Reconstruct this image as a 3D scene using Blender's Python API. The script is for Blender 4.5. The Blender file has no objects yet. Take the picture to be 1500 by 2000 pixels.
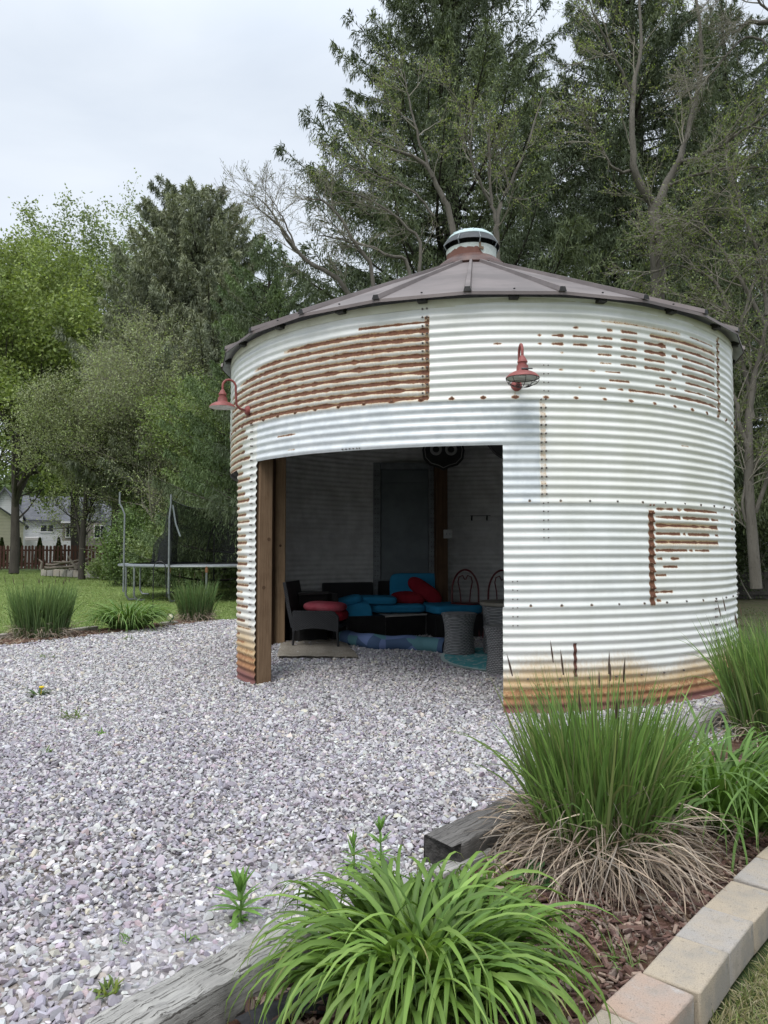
import bpy, bmesh, math, random
import numpy as np
from mathutils import Vector, Matrix
random.seed(5)
R_ = np.random.default_rng(11)
PI = math.pi
S = bpy.context.scene
COL = S.collection
# ------------------------------------------------------------------ camera model (photo pixels 1500x2000 -> world)
F, CX, CY, CH = 1450.0, 750.0, 1000.0, 1.26
PITCH = math.atan(72 / F)
cP, sP = math.cos(PITCH), math.sin(PITCH)
BC = np.array([1.0155, 8.479, 0.0])      # centre of the round bin
BR = 2.712                               # its mean radius
PIT = 0.0677                             # corrugation pitch
RH = 12 * PIT                            # height of one ring of sheets

def ray(x, y):
    u = (x - CX) / F; v = -(y - CY) / F
    return np.array([u, cP - sP * v, sP + cP * v])
def ground(x, y, z=0.0):
    d = ray(x, y); t = (z - CH) / d[2]
    return np.array([d[0] * t, d[1] * t, z])
def at(x, y, Y):
    d = ray(x, y); t = Y / d[1]
    return np.array([d[0] * t, Y, CH + d[2] * t])
def hit(x, y, R=BR, far=False):
    d = ray(x, y); a = d[0]**2 + d[1]**2
    b = -2 * (d[0] * BC[0] + d[1] * BC[1]); c = BC[0]**2 + BC[1]**2 - R * R
    D = max(b * b - 4 * a * c, 0.0)
    t = (-b + (1 if far else -1) * math.sqrt(D)) / (2 * a)
    p = d * t
    return math.atan2(p[0] - BC[0], -(p[1] - BC[1])), CH + p[2]
def cyl(th, r, z):
    return np.array([r * math.sin(th), -r * math.cos(th), z])

# ------------------------------------------------------------------ objects
def link(o, parent=None):
    COL.objects.link(o)
    if parent is not None: o.parent = parent
    return o
def tag(o, label=None, cat=None, group=None, kind=None):
    if label: o['label'] = label
    if cat: o['category'] = cat
    if group: o['group'] = group
    if kind: o['kind'] = kind
    return o
def thing(name, label, cat, loc=(0, 0, 0), rz=0.0, group=None):
    o = bpy.data.objects.new(name, None); o.empty_display_size = .1
    o.location = [float(v) for v in loc]; o.rotation_euler = (0, 0, rz)
    link(o); return tag(o, label, cat, group)
def copy_tree(o, parent=None):
    c = o.copy(); COL.objects.link(c)
    if parent is not None: c.parent = parent
    for ch in [x for x in bpy.data.objects if x.parent == o]: copy_tree(ch, c)
    return c

def mesh_obj(name, V, faces, mats, parent=None, mi=None, attrs=None, smooth=True, sharp=None):
    """faces: list of int arrays (n,k); attrs: {name: (N,) or (N,3)} per point"""
    V = np.asarray(V, dtype=np.float32)
    me = bpy.data.meshes.new(name)
    me.vertices.add(len(V)); me.vertices.foreach_set('co', V.ravel())
    faces = [np.asarray(f, dtype=np.int32) for f in faces if len(f)]
    nl = sum(f.size for f in faces); nf = sum(len(f) for f in faces)
    me.loops.add(nl); me.polygons.add(nf)
    me.loops.foreach_set('vertex_index', np.concatenate([f.ravel() for f in faces]))
    tot = np.concatenate([np.full(len(f), f.shape[1], np.int32) for f in faces])
    st = np.concatenate([[0], np.cumsum(tot)[:-1]]).astype(np.int32)
    me.polygons.foreach_set('loop_start', st); me.polygons.foreach_set('loop_total', tot)
    if mi is not None: me.polygons.foreach_set('material_index', np.asarray(mi, np.int32))
    me.polygons.foreach_set('use_smooth', np.full(nf, bool(smooth)))
    for m in (mats if isinstance(mats, (list, tuple)) else [mats]): me.materials.append(m)
    me.update(calc_edges=True)
    for k, a in (attrs or {}).items():
        a = np.asarray(a, np.float32)
        if a.ndim == 1:
            at_ = me.attributes.new(k, 'FLOAT', 'POINT'); at_.data.foreach_set('value', a)
        else:
            at_ = me.attributes.new(k, 'FLOAT_COLOR', 'POINT')
            c = np.ones((len(V), 4), np.float32); c[:, :3] = a
            at_.data.foreach_set('color', c.ravel())
    if smooth and sharp is not None: me.set_sharp_from_angle(angle=sharp)
    o = bpy.data.objects.new(name, me)
    return link(o, parent)

class MB:
    def __init__(s): s.V = []; s.F = []; s.M = []; s.n = 0
    def add(s, V, Fs, mi=0):
        V = np.asarray(V, float).reshape(-1, 3)
        for f in Fs:
            s.F.append(tuple(int(i) + s.n for i in f)); s.M.append(mi)
        s.V.append(V); s.n += len(V); return s
    def box(s, c, d, rot=None, mi=0, taper=1.0):
        x, y, z = np.array(d) / 2
        t = taper
        P = np.array([[-x, -y, -z], [x, -y, -z], [x, y, -z], [-x, y, -z], [-x*t, -y*t, z], [x*t, -y*t, z], [x*t, y*t, z], [-x*t, y*t, z]])
        if rot is not None: P = P @ np.array(rot).T
        return s.add(P + np.array(c), [(0, 3, 2, 1), (4, 5, 6, 7), (0, 1, 5, 4), (1, 2, 6, 5), (2, 3, 7, 6), (3, 0, 4, 7)], mi)
    def tube(s, pts, r, n=8, mi=0, caps=True, closed=False):
        P = np.asarray(pts, float); K = len(P)
        r = np.full(K, r) if np.isscalar(r) else np.asarray(r, float)
        if closed: T = np.roll(P, -1, 0) - np.roll(P, 1, 0)
        else: T = np.gradient(P, axis=0)
        T /= np.maximum(np.linalg.norm(T, axis=1, keepdims=True), 1e-9)
        up = np.array([0, 0, 1.]) if abs(T[0][2]) < .9 else np.array([1., 0, 0])
        N = np.cross(T[0], up); N /= np.linalg.norm(N); V = []
        for i in range(K):
            N = N - T[i] * N.dot(T[i]); N /= max(np.linalg.norm(N), 1e-9); B = np.cross(T[i], N)
            a = np.arange(n) * 2 * PI / n
            V.append(P[i] + r[i] * (np.cos(a)[:, None] * N + np.sin(a)[:, None] * B))
        Fs = []
        for i in range(K if closed else K - 1):
            j = (i + 1) % K
            for k in range(n):
                Fs.append((i*n+k, i*n+(k+1) % n, j*n+(k+1) % n, j*n+k))
        if caps and not closed:
            Fs.append(tuple(range(n))[::-1]); Fs.append(tuple((K-1)*n+k for k in range(n)))
        return s.add(np.concatenate(V), Fs, mi)
    def lathe(s, prof, n=32, c=(0, 0, 0), mi=0, capb=False, capt=False):
        V = []; Fs = []
        for r, z in prof:
            a = np.arange(n) * 2 * PI / n
            V.append(np.stack([r*np.cos(a), r*np.sin(a), np.full(n, z)], 1))
        for i in range(len(prof)-1):
            for k in range(n):
                Fs.append((i*n+k, i*n+(k+1) % n, (i+1)*n+(k+1) % n, (i+1)*n+k))
        if capb: Fs.append(tuple(range(n))[::-1])
        if capt: Fs.append(tuple((len(prof)-1)*n+k for k in range(n)))
        return s.add(np.concatenate(V) + np.array(c), Fs, mi)
    def grid(s, G, mi=0, wrap=False):
        G = np.asarray(G, float); m, n = G.shape[:2]; Fs = []
        for i in range(m-1):
            for k in range(n if wrap else n-1):
                Fs.append((i*n+k, i*n+(k+1) % n, (i+1)*n+(k+1) % n, (i+1)*n+k))
        return s.add(G.reshape(-1, 3), Fs, mi)
    def rbox(s, c, d, r=.04, puff=0.0, rot=None, mi=0, e=4.0, nu=28, nv=14):
        """soft cushion-like box (super-ellipsoid)"""
        u = np.linspace(0, 2*PI, nu, endpoint=False); v = np.linspace(-PI/2, PI/2, nv)
        def sp(x, p): return np.sign(x) * np.abs(x)**p
        p = 2/e
        U, W = np.meshgrid(u, v)
        G = np.stack([sp(np.cos(W), p*.75)*sp(np.cos(U), p), sp(np.cos(W), p*.75)*sp(np.sin(U), p), sp(np.sin(W), p*1.25)], -1)
        G = G * np.array(d)/2
        if rot is not None: G = G @ np.array(rot).T
        return s.grid(G + np.array(c), mi, wrap=True)
    def build(s, name, mats, parent=None, smooth=True, sharp=math.radians(40), bevel=0.0, seg=2):
        V = np.concatenate(s.V)
        me = bpy.data.meshes.new(name); me.from_pydata(V.tolist(), [], s.F)
        for m in (mats if isinstance(mats, (list, tuple)) else [mats]): me.materials.append(m)
        me.polygons.foreach_set('material_index', np.array(s.M, np.int32))
        me.polygons.foreach_set('use_smooth', np.full(len(s.F), bool(smooth)))
        me.update()
        if smooth and sharp: me.set_sharp_from_angle(angle=sharp)
        o = bpy.data.objects.new(name, me); link(o, parent)
        if bevel:
            b = o.modifiers.new('b', 'BEVEL'); b.width = bevel; b.segments = seg; b.limit_method = 'ANGLE'; b.harden_normals = False
        return o
def rotz(a): return np.array(Matrix.Rotation(a, 3, 'Z'))
def rotx(a): return np.array(Matrix.Rotation(a, 3, 'X'))
def roty(a): return np.array(Matrix.Rotation(a, 3, 'Y'))

# ------------------------------------------------------------------ materials
class NT:
    def __init__(s, name):
        s.m = bpy.data.materials.new(name); s.m.use_nodes = True
        s.t = s.m.node_tree; s.t.nodes.clear()
        s.out = s.t.nodes.new('ShaderNodeOutputMaterial')
        s.tc = None
    def n(s, typ, **kw):
        nd = s.t.nodes.new('ShaderNode' + typ)
        for k, v in kw.items():
            if k.startswith('i_'):
                key = k[2:]; key = int(key) if key.isdigit() else key.replace('_', ' ')
                s.put(nd.inputs[key], v)
            else: setattr(nd, k, v)
        return nd
    def put(s, sock, v):
        if isinstance(v, bpy.types.NodeSocket): s.t.links.new(v, sock)
        elif isinstance(v, bpy.types.Node): s.t.links.new(v.outputs[0], sock)
        else:
            if sock.type == 'RGBA' and len(v) == 3: v = (*v, 1)
            sock.default_value = v
    def co(s, kind='Object', scale=(1, 1, 1), rot=(0, 0, 0)):
        if s.tc is None: s.tc = s.n('TexCoord')
        mp = s.n('Mapping'); s.put(mp.inputs['Vector'], s.tc.outputs[kind])
        mp.inputs['Scale'].default_value = scale; mp.inputs['Rotation'].default_value = rot
        return mp.outputs[0]
    def noise(s, vec, scale, detail=4, rough=.6, dist=0):
        nd = s.n('TexNoise'); s.put(nd.inputs['Vector'], vec)
        nd.inputs['Scale'].default_value = scale; nd.inputs['Detail'].default_value = detail
        nd.inputs['Roughness'].default_value = rough; nd.inputs['Distortion'].default_value = dist
        return nd.outputs['Fac']
    def mix(s, f, a, b, mode='MIX'):
        nd = s.n('Mix', data_type='RGBA', blend_type=mode)
        s.put(nd.inputs['Factor'], f); s.put(nd.inputs['A'], a) if False else None
        ins = [i for i in nd.inputs if i.type == 'RGBA']
        s.put(ins[0], a); s.put(ins[1], b)
        return [o for o in nd.outputs if o.type == 'RGBA'][0]
    def math(s, op, a, b=0.0, c=None, clamp=False):
        nd = s.n('Math', operation=op, use_clamp=clamp)
        s.put(nd.inputs[0], a); s.put(nd.inputs[1], b)
        if c is not None: s.put(nd.inputs[2], c)
        return nd.outputs[0]
    def ramp(s, f, lo, hi, a=0.0, b=1.0):
        nd = s.n('MapRange', interpolation_type='SMOOTHSTEP')
        s.put(nd.inputs['Value'], f)
        nd.inputs['From Min'].default_value = lo; nd.inputs['From Max'].default_value = hi
        nd.inputs['To Min'].default_value = a; nd.inputs['To Max'].default_value = b
        return nd.outputs[0]
    def attr(s, name, col=False):
        nd = s.n('Attribute', attribute_name=name)
        return nd.outputs['Color' if col else 'Fac']
    def bump(s, h, strength=.3, dist=.01):
        nd = s.n('Bump'); nd.inputs['Strength'].default_value = strength; nd.inputs['Distance'].default_value = dist
        s.put(nd.inputs['Height'], h); return nd.outputs[0]
    def bsdf(s, color, rough=.6, metal=0.0, spec=.5, normal=None):
        b = s.n('BsdfPrincipled')
        s.put(b.inputs['Base Color'], color); s.put(b.inputs['Roughness'], rough); s.put(b.inputs['Metallic'], metal)
        b.inputs['Specular IOR Level'].default_value = spec
        if normal is not None: s.put(b.inputs['Normal'], normal)
        s.put(s.out.inputs['Surface'], b); return b

def pmat(name, c1, c2, scale=8, rough=.7, bump=.15, bscale=60, metal=0, spec=.4, stretch=(1, 1, 1), lo=.35, hi=.65, bdist=.005):
    t = NT(name); v = t.co('Object', stretch)
    f = t.ramp(t.noise(v, scale, 6), lo, hi)
    c = t.mix(f, c1, c2)
    nb = t.bump(t.noise(v, bscale, 4), bump, bdist) if bump else None
    t.bsdf(c, rough, metal, spec, nb); return t.m

def leafmat(name, transl=.35, rough=.5, spec=.35):
    t = NT(name); c = t.attr('Col', True)
    b = t.bsdf(c, rough, 0, spec)
    tr = t.n('BsdfTranslucent'); t.put(tr.inputs['Color'], t.mix(1.0, c, (1.0, 1.0, .55), 'MULTIPLY'))
    mx = t.n('MixShader'); mx.inputs[0].default_value = transl
    t.put(mx.inputs[1], b.outputs[0]); t.put(mx.inputs[2], tr.outputs[0]); t.put(t.out.inputs['Surface'], mx.outputs[0])
    return t.m

def woodmat(name, c1, c2, dark, axis='X', scale=1.0, rough=.85, bump=.5, grain=22, crack=.5):
    t = NT(name)
    st = {'X': (.03, 1, 1), 'Y': (1, .03, 1), 'Z': (1, 1, .04)}[axis]
    v = t.co('Object', tuple(k*scale for k in st))
    n1 = t.noise(v, grain, 8, .65, .4); n2 = t.noise(v, grain*1.5, 6, .75, .3)
    n3 = t.noise(t.co('Object', (scale,)*3), 3.5, 4)
    c = t.mix(t.ramp(n1, .3, .7), c1, c2)
    c = t.mix(t.math('MULTIPLY', t.ramp(n2, .52, .59), crack), c, dark)
    c = t.mix(t.math('MULTIPLY', t.ramp(n3, .45, .7), .35), c, dark)
    h = t.math('ADD', n1, t.math('MULTIPLY', n2, .6))
    t.bsdf(c, rough, 0, .25, t.bump(h, bump, .006)); return t.m

LEAF = leafmat('leaf'); GRASSM = leafmat('grass_blade', .3, .55, .3); NEEDLE = leafmat('needle', .18, .6, .25)
DRY = leafmat('dry_straw', .1, .9, .1)
def attrcol(name, rough=.85, bump=.4, bscale=90, bdist=.004, vary=.35, spec=.3):
    t = NT(name); v = t.co('Object')
    c = t.attr('Col', True)
    n1 = t.noise(v, bscale, 5, .7)
    c = t.mix(1.0, c, t.mix(n1, (1-vary,)*3, (1+vary,)*3), 'MULTIPLY')
    t.bsdf(c, rough, 0, spec, t.bump(n1, bump, bdist)); return t.m
# ================================================================== THE ROUND CORRUGATED BIN
def m_sheet():
    t = NT('painted_corrugated_steel')
    v = t.co('Object')
    rust, stain, gal = t.attr('rust'), t.attr('stain'), t.attr('gal')
    st = t.co('Object', (1, 1, .22))
    cream = t.mix(t.ramp(t.noise(st, 3.0, 5), .35, .7), (.775, .775, .735), (.70, .70, .635))
    blue = t.mix(t.ramp(t.noise(v, 9, 5), .35, .65), (.70, .73, .74), (.585, .62, .64))
    c = t.mix(gal, cream, blue)
    speck = t.ramp(t.noise(v, 160, 3), .62, .78, 0, .35)
    c = t.mix(speck, c, (.42, .42, .38))
    # grime lines that run down the sheets
    drip = t.ramp(t.noise(t.co('Object', (9, 9, .5)), 5, 4, .6), .62, .85, 0, .22)
    c = t.mix(drip, c, (.40, .36, .25))
    nst = t.math('ADD', stain, t.math('MULTIPLY', t.math('SUBTRACT', t.noise(t.co('Object', (6, 6, 1.2)), 9, 5), .5), .55))
    c = t.mix(t.ramp(nst, .15, .85, 0, .85), c, (.50, .345, .155))
    nr = t.math('ADD', t.math('MULTIPLY', t.math('SUBTRACT', t.noise(v, 75, 5, .7), .5), .75), t.math('MULTIPLY', t.math('SUBTRACT', t.noise(v, 16, 3), .5), .5))
    rr = t.math('ADD', rust, t.math('MULTIPLY', nr, t.ramp(rust, .02, .25)))
    halo = t.ramp(rr, .12, .50, 0, .75)
    c = t.mix(halo, c, (.47, .29, .12))
    rcol = t.mix(t.ramp(t.noise(v, 38, 5), .35, .7), (.120, .050, .030), (.185, .080, .042))
    rcol = t.mix(t.attr('orange'), rcol, t.mix(t.ramp(t.noise(v, 22, 5), .3, .7), (.38, .20, .095), (.27, .125, .06)))
    rcol = t.mix(t.attr('maroon'), rcol, (.20, .085, .075))
    msk = t.ramp(rr, .42, .54)
    c = t.mix(msk, c, rcol)
    rough = t.ramp(rr, .35, .55, .38, .92)
    nb = t.bump(t.noise(v, 120, 3), .12, .002)
    # the bare inner face of the sheets is dull, dirty zinc
    geo = t.n('NewGeometry'); zinc = t.mix(t.ramp(t.noise(v, 5, 5), .3, .7), (.60, .598, .58), (.46, .455, .44))
    c = t.mix(geo.outputs['Backfacing'], c, zinc)
    t.bsdf(c, rough, 0.0, .5, nb); return t.m
M_SHEET = m_sheet()
M_IN = None

grain_bin = thing('grain_bin', 'round white corrugated steel bin streaked with rust, under a low brown metal roof', 'garden shelter', BC)

th_seam1, _ = hit(838, 690); th_seam1b, _ = hit(1402, 740)
th_seam2, _ = hit(1053, 880); th_seam2L, _ = hit(499, 860)
th_seam3, _ = hit(1267, 1085); th_seam4, _ = hit(1397, 1215)
th_R, _ = hit(984, 1150)                     # right jamb of the front opening
th_L, _ = hit(499, 1000)                     # left jamb
th_S, _ = hit(464, 1000)                     # far side of the narrow strip
th_S = max(th_S, math.radians(-76)); 
th_B = math.radians(-112)                    # far jamb of the side opening
HEAD = RH * 2 + PIT * 6.6                    # underside of the header
print('bin angles', [round(math.degrees(a), 1) for a in (th_seam1, th_seam1b, th_seam2, th_seam2L, th_seam3, th_seam4, th_L, th_S, th_R)], HEAD)

strokes = []   # th0, th1, z, strength, halfheight
spots = []     # th, z, rth(m), rz(m), strength
VPH = .40      # phase of the rusting groove in a corrugation
def row_z(z): return (math.floor(z / PIT - VPH + .5) + VPH) * PIT
def stroke(x0, y0, x1, y1, s=1.0, hw=.012):
    t0, z0 = hit(x0, y0); t1, z1 = hit(x1, y1)
    strokes.append((t0, t1, row_z(.5*(z0+z1)), s, hw))
# ring 1, the rusty sheet beside the seam
for k, xs in enumerate([700, 560, 500, 470, 455, 450, 450, 450, 450, 450, 450]):
    z = RH*4 - PIT*(3.0 + k) - PIT*.1
    z = row_z(z)
    if z < RH*3: break
    strokes.append((hit(xs, 740)[0], th_seam1, z, 1.1, .0165 if k > 0 else .010))
    if k in (1, 2, 3): strokes.append((hit(560 + 30*k, 740)[0], th_seam1, z, .62, .024))
# right part of ring 1: broken dashes (coordinates read off an enlargement)
dash = [(540, 650, 1055, 60, .62), (570, 510, 540, 0, .9), (585, 680, 710, 0, 1), (592, 750, 835, 6, 1), (608, 900, 1230, 82, 1), (608, 335, 355, 0, .9), (609, 405, 465, 0, 1), (615, 510, 590, 2, 1), (624, 632, 710, 4, 1), (636, 748, 835, 6, 1), (652, 870, 980, 10, 1.2), (682, 1030, 1230, 56, 1),
 (652, 110, 155, 0, .75), (652, 335, 355, 0, .9), (652, 405, 465, 0, 1), (656, 512, 585, 2, 1), (667, 635, 708, 2, 1), (680, 748, 833, 6, 1), (692, 870, 978, 8, 1.2), (715, 1008, 1040, 4, 1), (728, 1065, 1230, 54, 1), (695, 450, 465, 0, .8), (710, 635, 705, 2, .85), (718, 748, 830, 4, .95), (735, 870, 975, 8, 1), (766, 1062, 1230, 50, 1),
 (752, 645, 705, 2, .7), (763, 748, 830, 4, .95), (775, 870, 975, 8, 1), (797, 1008, 1035, 2, 1), (806, 1062, 1230, 50, 1), (785, 440, 465, 0, .75), (795, 590, 625, 0, .7), (798, 670, 750, 2, .75), (830, 945, 1010, 6, .95), (850, 1080, 1230, 42, .95), (845, 690, 795, 4, .85), (869, 925, 975, 4, .95), (877, 1000, 1035, 2, .8), (896, 1075, 1180, 22, .9), (922, 1185, 1250, 14, .9), (875, 540, 555, 0, .8), (880, 640, 680, 0, .8), (887, 735, 765, 0, .8), (895, 790, 975, 16, .9), (917, 1000, 1230, 52, 1), (620, 1100, 1220, 30, .7), (945, 1180, 1240, 14, .85)]
for y, x0, x1, dy, s in dash:
    stroke(920 + x0/2.586, 420 + y/2.586, 920 + x1/2.586, 420 + (y+dy)/2.586, s, .0122 if s >= 1 else .0092)
for x, y in ((958, 662), (958, 705)): spots.append((*hit(920 + x/2.586, 420 + y/2.586), .035, .022, 1.2))
# ring 3, right of the rusty seam
for y, x0, x1, s in [(277, 890, 980, 1), (280, 1000, 1030, .8), (288, 1038, 1222, 1), (322, 888, 1020, 1.1), (328, 1032, 1180, 1.1), (332, 1190, 1230, .9), (370, 888, 1225, 1.15), (412, 888, 1020, 1), (414, 1035, 1050, .9), (416, 1062, 1180, 1), (418, 1212, 1230, .9), (459, 888, 1230, 1.1), (500, 888, 1060, 1), (501, 1068, 1090, .8), (502, 1100, 1180, .9), (545, 895, 925, .9), (546, 970, 1018, .9), (592, 928, 1010, .9), (636, 888, 950, .9), (726, 885, 985, .9), (775, 895, 920, .9), (298, 1300, 1315, .8), (340, 1300, 1315, .8), (378, 1298, 1315, .8)]:
    stroke(960 + x0/2.778, 900 + y/2.778, 960 + x1/2.778, 900 + y/2.778, s, .0115)
stroke(540, 858, 577, 858, .8, .008); stroke(560, 875, 575, 873, .7, .007); stroke(1330, 872, 1345, 873, .8, .006); stroke(1000, 1040, 1030, 1040, .3, .006)
# ring 2 left of its seam and the narrow strip: every groove
for k in range(36):
    z = row_z(RH*3 - PIT*(k + .5))
    if z > .30:
        q_ = .5+.5*math.sin(k*1.3+math.sin(k*3.7))
        strokes.append((th_S - .35, th_L - .075 - .05*q_ + .045*math.sin(k*2.1), z, .74 + .36*q_ if z < RH*2 else 1.05, .0085+.004*q_ if z < RH*2 else .013))
columns = []   # vertical rust beside seams: th0, th1, z0, z1, s
def column(x0, x1, y0, y1, s):
    t0, z1 = hit(x0, y0); t1, z0 = hit(x1, y1); columns.append((t0, t1, z0, z1, s))
column(829, 840, 615, 782, .62); column(1265, 1279, 995, 1186, .80); column(1398, 1407, 650, 818, .60); column(1053, 1068, 782, 975, .36)

def sheet(name, a0, a1, z0, z1, dR=0.0, gal=0.0, label=None, fine=True):
    n = max(4, int(abs(a1-a0) / (.0045 if fine else .014)))
    nz = max(4, int(round((z1-z0) / PIT * (10 if fine else 8))))
    A = np.linspace(a0, a1, n+1); Z = np.linspace(z0, z1, nz+1)
    AA, ZZ = np.meshgrid(A, Z)
    wob = .006*np.sin(AA*3+1) + .003*np.sin(AA*7+ZZ*2) + .0022*np.sin(AA*17 + ZZ*3.1) + .0015*np.sin(AA*29-ZZ*5)
    rr = BR + dR + .0066*np.cos(2*PI*ZZ/PIT) + wob
    # flat lips at the lap joints
    V = np.stack([rr*np.sin(AA), -rr*np.cos(AA), ZZ + .004*np.sin(AA*5)], -1)
    rust = np.zeros_like(AA); stain = np.zeros_like(AA); mar = np.zeros_like(AA)
    rg = np.random.default_rng(int(abs(a0*1000)) + int(z0*77))
    jag = np.interp(A, np.linspace(a0, a1, max(8, n//4)), rg.normal(0, 1, max(8, n//4)))
    for (t0, t1, z, s, hw) in strokes:
        if z < z0-.03 or z > z1+.03 or t1 < a0 or t0 > a1: continue
        i0, i1 = np.searchsorted(Z, [z-.07, z+.06]); j0, j1 = np.searchsorted(A, [t0-.02, t1+.02])
        if i1 <= i0 or j1 <= j0: continue
        a = AA[i0:i1, j0:j1]; zz = ZZ[i0:i1, j0:j1]
        w = np.clip((a-t0)/(.14 if t1-t0 > .4 else .006)+.5, 0, 1) * np.clip((t1-a)/.006+.5, 0, 1)
        h = hw*(1 + .22*np.interp(A[j0:j1], np.linspace(t0, t1, max(5, int((t1-t0)*60))), rg.normal(0, 1, max(5, int((t1-t0)*60)))))[None, :]; h = np.maximum(h, .003)
        p = np.exp(-np.abs((zz-z)/h)**3 * .69)
        rust[i0:i1, j0:j1] = np.maximum(rust[i0:i1, j0:j1], s*.75*w*p)
        d = np.exp(-np.maximum(z-zz, 0)/.045) * np.clip((z+.034-zz)/.02, 0, 1)
        stain[i0:i1, j0:j1] = np.maximum(stain[i0:i1, j0:j1], (.72 if t1-t0 > .3 else .34)*s*w*d)
    for (t, z, rt, rz, s) in spots:
        if z < z0-.1 or z > z1+.1 or t < a0-.05 or t > a1+.05: continue
        q = ((AA-t)*BR/rt)**2 + ((ZZ-z)/rz)**2
        rust = np.maximum(rust, s*.8*np.exp(-q*q*.7))
    for (t0, t1, za, zb, s) in columns:
        w = np.clip((AA-t0)/.003+.5, 0, 1)*np.clip((t1-AA)/.003+.5, 0, 1)*np.clip((ZZ-za)/.02, 0, 1)*np.clip((zb-ZZ)/.02, 0, 1)
        rust = np.maximum(rust, s*w*(.85+.15*np.sin(ZZ*2*PI/PIT)))
        stain = np.maximum(stain, .4*s*np.exp(-np.abs(AA-.5*(t0+t1))*BR/.05)*(ZZ > za)*(ZZ < zb))
    # rusting foot of the wall
    foot = np.where(AA < th_S+.3, 1.5, 1.0)*(1 + .12*np.sin(AA*9) + .1*np.sin(AA*23))
    q = ZZ/foot
    ph = .5+.5*np.cos(2*PI*(ZZ/PIT-VPH))
    rust = np.maximum(rust, np.clip(1.22 - (q-.02)/.24, 0, 1)*.64 + .28*ph*np.clip(1-(q-.05)/.28, 0, 1))
    stain = np.maximum(stain, np.clip(1.15-(q-.10)/.34, 0, 1)*1.1)
    mar = np.clip(1 - (q-.045)/.05, 0, 1); ora = np.clip(1-(q-.20)/.15, 0, 1)
    sel = (AA < th_seam1)*(ZZ > RH*3)
    stain = np.maximum(stain, .20*sel*np.clip((RH*4-.25-ZZ)/.2, 0, 1))
    idx = np.arange((n+1)*(nz+1)).reshape(nz+1, n+1)
    Fq = np.stack([idx[:-1, :-1], idx[:-1, 1:], idx[1:, 1:], idx[1:, :-1]], -1).reshape(-1, 4)
    o = mesh_obj(name, V.reshape(-1, 3), [Fq], M_SHEET, grain_bin, attrs={'rust': rust.ravel(), 'stain': stain.ravel(), 'maroon': mar.ravel(), 'orange': ora.ravel(), 'gal': np.full(AA.size, gal)})
    if label: o['label'] = label
    return o

# rust bleeding from the lap-joint bolts
bolt_pts = {'a': [], 'b': [], 'c': [], 'd': []}
step = .245/BR
for key, z, n in (('a', RH*3 + .012, 26), ('b', RH*2 + .012, 26), ('c', RH + .012, 26)):
    a = hit(1005, 775)[0] + (.0 if key == 'a' else .04)
    for k in range(-22, 26):
        th = a + step*k
        if key != 'a' and not (th > th_R + .02): continue
        if th < -1.75 or th > 2.0: continue
        bolt_pts[key].append((th, z))
        if key == 'a': spots.append((th, z - .004, .021 + .009*random.random(), .014, .75 + .35*random.random()))
        elif random.random() < .5: spots.append((th, z - .006, .014, .010, .72))
for x in (1030, 1092, 1150, 1202, 1251, 1295, 1333):
    bolt_pts['d'].append((hit(x, 1310)[0], .262))
spots.append((hit(1008, 771)[0], RH*3+.010, .018, .014, 1.1))
columns.append((hit(1005, 775)[0]-.0016, hit(1005, 775)[0]+.0016, RH*3, RH*3+.10, .55))
spots.append((hit(1122, 1330)[0], .17, .006, .07, .6))

D60 = math.radians(60)
# ring 1 (top) .. ring 4 (bottom); sheets meet at the seams, each ring laps 3 mm over the one below
zt1 = RH*4 - .01
sheet('wall_sheet', th_seam1, th_seam1b, RH*3-.012, zt1, .009, .25)
sheet('wall_sheet', th_seam1-D60, th_seam1+.018, RH*3-.012, zt1, .006, .35, 'wall sheet with long rust lines in every groove')
sheet('wall_sheet', th_seam1b, th_seam1b+D60, RH*3-.012, zt1, .006, .1)
sheet('wall_sheet', th_seam1b+D60, th_seam1-D60+2*PI, RH*3-.012, zt1, .006, .2, fine=False)
sheet('wall_sheet', th_L+.004, th_seam2, HEAD, RH*3, .006, .95, 'bluish galvanised sheet over the opening')
sheet('wall_sheet', th_R, th_seam2, RH*2-.012, HEAD-.0005, .006, .95, 'bluish galvanised sheet beside the opening')
sheet('wall_sheet', th_seam2, th_seam2+D60*1.4, RH*2-.012, RH*3, .004, .0)
sheet('wall_sheet', th_seam2+D60*1.4, th_B+2*PI, RH*2-.012, RH*3, .003, .2, fine=False)
sheet('wall_sheet', th_B, th_S, HEAD-.03, RH*3, .002, .0, fine=True)
sheet('wall_sheet', th_S, th_L+.004, RH*2-.012, RH*3, .003, .0)
sheet('wall_sheet', th_R, th_seam3+.012, RH-.012, RH*2, .003, .35)
sheet('wall_sheet', th_seam3, th_seam3+D60, RH-.012, RH*2, .006, .1)
sheet('wall_sheet', th_seam3+D60, th_B+2*PI, RH-.012, RH*2, .001, .2, fine=False)
sheet('wall_sheet', th_R-.004, th_seam4, 0.0, RH, .001, .15)
sheet('wall_sheet', th_seam4, th_seam4+D60*.8, 0.0, RH, .0, .1)
sheet('wall_sheet', th_seam4+D60*.8, th_B+2*PI, 0.0, RH, -.002, .2, fine=False)
sheet('wall_sheet', th_S, th_L, 0.0, RH*2, .0, .0, 'narrow wall strip at the corner post, rusty in every groove')

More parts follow.
